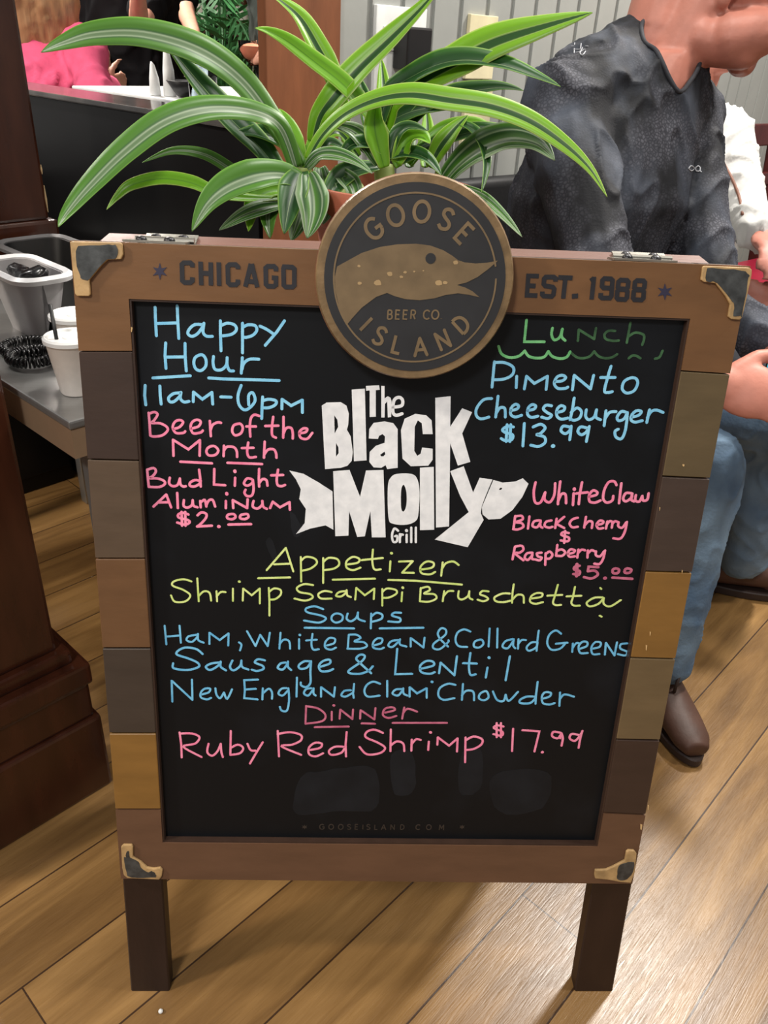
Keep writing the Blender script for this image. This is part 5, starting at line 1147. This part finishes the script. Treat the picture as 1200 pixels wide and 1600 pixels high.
def wood_chair(label, base, f, s, seat_z=.46, top=.98):
    t = thing('wooden_chair', label, 'chair', base); base = V(base); f = V(f).normalized(); s = V(s).normalized()
    at = lambda a, b, z: base+f*a+s*b+V((0, 0, z))
    def bx(a0, a1, b0, b1, z0, z1, bev=.004, lean=0):
        bm = bmesh.new(); q = [(a0, b0), (a1, b0), (a1, b1), (a0, b1)]; add_hexa(bm, [at(a, b, z0) for a, b in q], [at(a-lean, b, z1) for a, b in q])
        if bev: bevel(bm, bev, 2)
        return bm
    obj('seat_cushion', bx(-.19, .22, -.215, .215, seat_z, seat_z+.06, .018), M_red, t, smooth=True, autos=40); obj('seat_frame', bx(-.2, .22, -.21, .21, seat_z-.06, seat_z-.0005), M_rwood, t)
    for b in (-.195, .195):
        obj('leg', bx(.18, .215, b-.018, b+.018, 0, seat_z-.0605), M_rwood, t); obj('leg', bx(-.2, -.165, b-.018, b+.018, 0, seat_z-.0605), M_rwood, t)
        obj('back_post', bx(-.235, -.2005, b-.018, b+.018, seat_z-.06, top, .005, .06), M_rwood, t)
    for z0, z1 in ((top-.08, top-.015), (top-.20, top-.16), (top-.33, top-.29)):
        le = .06*(z0-seat_z)/(top-seat_z); obj('back_rail', bx(-.228-le, -.208-le, -.1765, .1765, z0, z1, .004), M_rwood, t)
    return t
wood_chair('dark red wooden chair with crimson seat at the far right', (1.34, 1.90, 0), (.62, -.78, 0), (.78, .62, 0), .58, 1.06)
wood_chair('dark red wooden chair under the person in the white sweatshirt', (wp0.x, wp0.y, 0), (.62, -.78, 0), (.78, .62, 0), .335)

# ================================================================== THE POTTED DRACAENA
def leaf_material(name, stops, rough=.38):
    m, nt, b = new_mat(name)
    uv = N(nt, 'ShaderNodeUVMap'); sp = N(nt, 'ShaderNodeSeparateXYZ'); nt.links.new(uv.outputs[0], sp.inputs[0])
    nz = N(nt, 'ShaderNodeTexNoise'); nz.inputs['Scale'].default_value = 1; nz.inputs['Detail'].default_value = 3
    cm = N(nt, 'ShaderNodeCombineXYZ'); ml = N(nt, 'ShaderNodeMath', operation='MULTIPLY'); ml.inputs[1].default_value = 40; nt.links.new(sp.outputs['X'], ml.inputs[0]); nt.links.new(ml.outputs[0], cm.inputs[0])
    m2 = N(nt, 'ShaderNodeMath', operation='MULTIPLY'); m2.inputs[1].default_value = 2.5; nt.links.new(sp.outputs['Y'], m2.inputs[0]); nt.links.new(m2.outputs[0], cm.inputs[1]); nt.links.new(cm.outputs[0], nz.inputs[0])
    ad_ = N(nt, 'ShaderNodeMath', operation='MULTIPLY_ADD'); ad_.inputs[1].default_value = .07; nt.links.new(nz.outputs[0], ad_.inputs[0])
    s0 = N(nt, 'ShaderNodeMath', operation='SUBTRACT'); s0.inputs[1].default_value = .035; nt.links.new(sp.outputs['X'], s0.inputs[0]); nt.links.new(s0.outputs[0], ad_.inputs[2])
    cr = N(nt, 'ShaderNodeValToRGB'); e = cr.color_ramp.elements
    while len(e) > 1: e.remove(e[-1])
    e[0].position = stops[0][0]; e[0].color = (*lin(stops[0][1]), 1)
    for p, c in stops[1:]: k = e.new(p); k.color = (*lin(c), 1)
    nt.links.new(ad_.outputs[0], cr.inputs[0]); nt.links.new(cr.outputs[0], b.inputs['Base Color']); b.inputs['Roughness'].default_value = rough
    tl = N(nt, 'ShaderNodeBsdfTranslucent'); nt.links.new(cr.outputs[0], tl.inputs[0]); mx = N(nt, 'ShaderNodeMixShader'); mx.inputs[0].default_value = .38
    nt.links.new(b.outputs[0], mx.inputs[1]); nt.links.new(tl.outputs[0], mx.inputs[2]); nt.links.new(mx.outputs[0], nt.nodes['Material Output'].inputs[0])
    return m
LG, DG, WH = (128, 182, 36), (44, 88, 36), (164, 182, 150)
ML_a = leaf_material('lime_edged_leaf', [(0, (196, 214, 120)), (.04, LG), (.34, LG), (.36, (170, 200, 110)), (.39, DG), (.61, DG), (.64, (170, 200, 110)), (.66, LG), (.96, LG), (1, (196, 214, 120))])
MG = (78, 128, 40)
ML_b = leaf_material('white_striped_leaf', [(0, (120, 168, 70)), (.05, MG), (.30, MG), (.36, (58, 98, 50)), (.40, WH), (.46, (104, 130, 92)), (.54, (104, 130, 92)), (.60, WH), (.64, (58, 98, 50)), (.70, MG), (.95, MG), (1, (120, 168, 70))])
ML_c = leaf_material('dark_leaf', [(0, (150, 190, 90)), (.06, (58, 110, 40)), (.25, (40, 88, 36)), (.48, (34, 74, 34)), (.5, (150, 180, 120)), (.52, (34, 74, 34)), (.75, (40, 88, 36)), (.94, (58, 110, 40)), (1, (150, 190, 90))])
ML_d = leaf_material('all_lime_leaf', [(0, (190, 214, 110)), (.06, (126, 186, 40)), (.45, (120, 180, 36)), (.5, (88, 146, 34)), (.55, (120, 180, 36)), (.94, (126, 186, 40)), (1, (190, 214, 110))])
ML_e = leaf_material('many_striped_leaf', [(0, WH), (.06, MG), (.16, (44, 88, 40)), (.2, WH), (.24, (44, 88, 40)), (.4, MG), (.44, WH), (.5, (44, 88, 40)), (.58, WH), (.62, MG), (.78, (44, 88, 40)), (.82, WH), (.86, MG), (1, WH)])
potc = P(612, 318, 1.14); PX, PY = potc.x, potc.y; PZ = 1.035
plant = thing('potted_dracaena', 'variegated green dracaena in a terracotta pot behind the menu sign', 'plant', (PX, PY, .80))
M_terra = mat('terracotta', (164, 88, 60), .75, 0, .15, 20, .1, 60)
bm = bmesh.new(); add_lathe(bm, (PX, PY, .80), [(0, .001), (.075, .001), (.078, .004), (.108, .185), (.118, .187), (.122, .192), (.122, .230), (.118, .235), (.110, .235), (.106, .19), (0, .19)], 40)
obj('pot', bm, M_terra, plant, smooth=True, autos=40)
bm = bmesh.new(); add_lathe(bm, (PX, PY, .80), [(.108, .212), (.08, .216), (.04, .222), (0, .223)], 30)
for v in bm.verts: v.co.z += .006*noise.noise(v.co*60)
obj('soil', bm, mat('dark_soil', (44, 32, 26), .95, 0, .4, 60, .4, 120), plant, smooth=True)
M_stalk = mat('leaf_scarred_stalk', (120, 136, 60), .6, 0, .25, 30)
for pts, r in (([(PX-.04, PY, 1.02), tuple(P(478, 320, 1.12)), tuple(P(470, 262, 1.10))], .016), ([(PX+.0, PY, 1.02), tuple(P(604, 300, 1.14)), tuple(P(600, 262, 1.14))], .015), ([(PX+.04, PY+.02, 1.02), tuple(P(690, 300, 1.15)), tuple(P(694, 270, 1.15))], .014)):
    bm = bmesh.new(); add_tube(bm, catmull(pts, 5), r, 12); obj('stalk', bm, M_stalk, plant, smooth=True)
def leaf(pts, D0, D1, wpx, m, tw=0.0, fold=.22, peak=.42, wave=.0, bow=0.0):
    """spine from base to tip; depth runs from D0 to D1; wpx = widest width"""
    n0 = len(pts); sp = catmull([tuple(P(x, y, D0+(D1-D0)*i/(n0-1)+bow*math.sin(math.pi*i/(n0-1)))) for i, (x, y) in enumerate(pts)], 8); n = len(sp)
    bm = bmesh.new(); uvl = bm.loops.layers.uv.new('UVMap'); rows = []; W = 1.18*wpx*(D0+D1)/2/FPX
    for i, p in enumerate(sp):
        t = i/(n-1); d = (sp[min(i+1, n-1)]-sp[max(i-1, 0)]).normalized()
        view = (V(CAM)-p).normalized(); nn = (view*.75+V((0, 0, .66))); nn = (nn-d*nn.dot(d)).normalized(); s_ = d.cross(nn)
        a = tw*(t-.3); s2 = s_*math.cos(a)+nn*math.sin(a); n2 = nn*math.cos(a)-s_*math.sin(a)
        wd = W*(.42+.58*min(1, t/peak)**.8 if t < peak else max(.02, (1-((t-peak)/(1-peak))**1.9)))
        rows.append([bm.verts.new(p+s2*wd*.5*x+n2*wd*(fold*(abs(x)**1.3)+wave*math.sin(t*22+x*3)*abs(x))) for x in (-1, -.5, 0, .5, 1)])
    for i in range(n-1):
        for j in range(4):
            f_ = bm.faces.new((rows[i][j], rows[i][j+1], rows[i+1][j+1], rows[i+1][j]))
            for lp_, (u_, v_) in zip(f_.loops, ((j/4, i/(n-1)), ((j+1)/4, i/(n-1)), ((j+1)/4, (i+1)/(n-1)), (j/4, (i+1)/(n-1)))): lp_[uvl].uv = (u_, v_)
    o = obj('leaf', bm, m, plant, smooth=True)
    sd = o.modifiers.new('thickness', 'SOLIDIFY'); sd.thickness = .0008
    return o
A, Bm, Cm, Dm, Em = ML_a, ML_b, ML_c, ML_d, ML_e
# left side
leaf([(470, 262), (432, 200), (378, 128), (310, 80), (225, 55), (150, 55), (100, 68), (64, 82)], 1.10, .98, 46, Bm, .3, .12)
leaf([(462, 262), (438, 200), (395, 176), (325, 172), (258, 192), (195, 238), (140, 292), (106, 332), (91, 354)], 1.08, .90, 43, Bm, -.3, .12)
leaf([(452, 292), (430, 262), (405, 230), (362, 188), (320, 140), (285, 98), (258, 66)], 1.12, 1.08, 36, Cm, .2)
leaf([(448, 310), (400, 312), (345, 306), (300, 287), (252, 280), (205, 290), (182, 308), (166, 328)], 1.08, .97, 20, Dm, .8)
leaf([(450, 300), (405, 290), (370, 272), (322, 243), (270, 236), (222, 254)], 1.12, 1.08, 17, Bm, .9)
leaf([(470, 285), (440, 276), (402, 280), (358, 296), (325, 322), (300, 362)], 1.06, 1.0, 50, Bm, -.2)
leaf([(472, 268), (462, 288), (452, 320), (444, 365)], 1.06, 1.02, 40, Cm, .3)
leaf([(480, 272), (486, 300), (488, 335), (480, 372)], 1.05, 1.02, 44, Em, .3)
leaf([(455, 320), (420, 325), (380, 338), (342, 360)], 1.08, 1.04, 24, Em, .3)
leaf([(470, 262), (452, 232), (428, 214), (398, 206), (362, 210)], 1.12, 1.1, 26, Cm, .6)
leaf([(474, 262), (466, 230), (452, 195), (436, 170)], 1.13, 1.14, 20, Dm)
leaf([(480, 262), (500, 245), (528, 246), (556, 256), (582, 272)], 1.06, 1.02, 25, Em, .5)
leaf([(478, 268), (505, 235), (520, 225), (545, 238)], 1.1, 1.08, 20, Cm, .4)
leaf([(468, 300), (420, 300), (395, 322), (388, 362)], 1.09, 1.06, 30, Dm, .4)
leaf([(475, 262), (490, 225), (508, 190), (520, 165)], 1.14, 1.15, 20, Dm, .2)
# upper middle
leaf([(622, 262), (604, 222), (572, 172), (535, 132), (492, 98), (450, 66), (420, 50), (398, 44)], 1.14, 1.05, 27, Dm, .5)
leaf([(540, 200), (530, 150), (516, 114), (496, 76), (470, 32), (440, 4), (402, -22)], 1.16, 1.1, 31, A, -.4)
leaf([(490, 222), (500, 186), (520, 158), (560, 112), (612, 62), (655, 18), (700, -34)], 1.14, 1.06, 40, A, .3)
leaf([(598, 205), (612, 162), (655, 130), (712, 98), (772, 68), (845, 44), (926, 20)], 1.14, 1.0, 54, A, -.2, .08, .55)
leaf([(592, 195), (610, 145), (648, 118), (690, 100), (735, 95), (790, 104), (840, 122), (876, 136)], 1.13, 1.0, 36, Cm, .5)
leaf([(626, 210), (665, 168), (706, 150), (745, 142), (785, 138), (818, 142)], 1.16, 1.1, 28, Cm, .4)
leaf([(482, 250), (505, 212), (540, 180), (588, 158), (640, 150), (702, 158), (768, 168), (828, 190), (882, 226), (922, 264), (949, 308)], 1.08, .95, 34, A, -.7, .15)
leaf([(672, 262), (686, 235), (708, 206), (732, 180)], 1.14, 1.12, 28, A, .2)
leaf([(716, 192), (738, 202), (755, 226), (760, 258), (752, 302)], 1.13, 1.05, 17, Cm, .6)
leaf([(690, 292), (715, 262), (750, 236), (795, 220), (838, 226), (867, 251)], 1.14, 1.02, 48, Em, -.3)
leaf([(622, 255), (665, 234), (715, 212), (765, 206), (815, 218), (860, 244)], 1.17, 1.12, 26, Cm, .3)
leaf([(566, 238), (594, 202), (640, 176), (690, 168), (735, 172)], 1.16, 1.14, 32, Cm, .2)
leaf([(604, 240), (602, 190), (600, 140), (596, 92)], 1.2, 1.24, 24, A, .2)
leaf([(582, 250), (580, 200), (572, 160), (560, 118)], 1.2, 1.24, 24, Cm, .2)
leaf([(640, 262), (636, 232), (634, 205), (632, 172)], 1.2, 1.24, 24, Em, .2)
leaf([(664, 262), (664, 228), (668, 200), (666, 168)], 1.22, 1.26, 20, A, .2)
leaf([(702, 290), (745, 305), (782, 335), (816, 371)], 1.12, 1.04, 18, Em, .2)
leaf([(640, 258), (668, 222), (702, 200), (742, 192), (772, 200)], 1.18, 1.14, 22, Dm, .3)
leaf([(590, 262), (548, 270), (520, 295), (508, 330)], 1.1, 1.06, 32, Cm, .3)
leaf([(560, 245), (538, 215), (522, 208), (500, 222)], 1.15, 1.12, 22, A, .3)
for q in ([(500, 262), (505, 290), (512, 318), (505, 350)], [(520, 265), (540, 280), (552, 300), (550, 330)], [(440, 300), (425, 318), (418, 340), (422, 372)], [(465, 300), (470, 330), (464, 352), (455, 376)], [(610, 245), (640, 240), (668, 250), (690, 275)], [(600, 240), (575, 225), (548, 228), (528, 250)], [(606, 250), (618, 215), (640, 200), (668, 205)], [(600, 262), (590, 225), (585, 190), (592, 150)], [(590, 258), (570, 225), (548, 205), (520, 196)], [(620, 255), (635, 225), (655, 215), (672, 225)]):
    leaf(q, 1.09, 1.06, random.choice((22, 28, 32)), random.choice((A, Cm, Dm, Bm, Em)), .3)
# pedestal under the pot
ps = thing('plant_stand', 'dark wooden pedestal carrying the potted dracaena behind the sign', 'stand', (PX, PY, 0))
bm = bmesh.new(); add_lathe(bm, (PX, PY, 0), [(0, 0), (.095, 0), (.098, .02), (.05, .04), (.035, .06), (.03, .40), (.035, .70), (.06, .76), (0, .76)], 28); obj('pedestal', bm, M_dwood, ps, smooth=True, autos=40)
bm = bmesh.new(); add_lathe(bm, (PX, PY, 0), [(0, .7605), (.115, .7605), (.12, .77), (.12, .795), (.116, .7995), (0, .7995)], 32); obj('stand_top', bm, M_dwood, ps, smooth=True, autos=40)

# a small pale pellet lying on the floor in front of the left leg
c = atz(251, 1580, .0035); bm = bmesh.new(); add_ball(bm, c, .0033)
tag(obj('pellet', bm, M_white, None, (c.x, c.y, 0), smooth=True), 'tiny white pellet on the floor before the left leg of the sign', 'pellet')
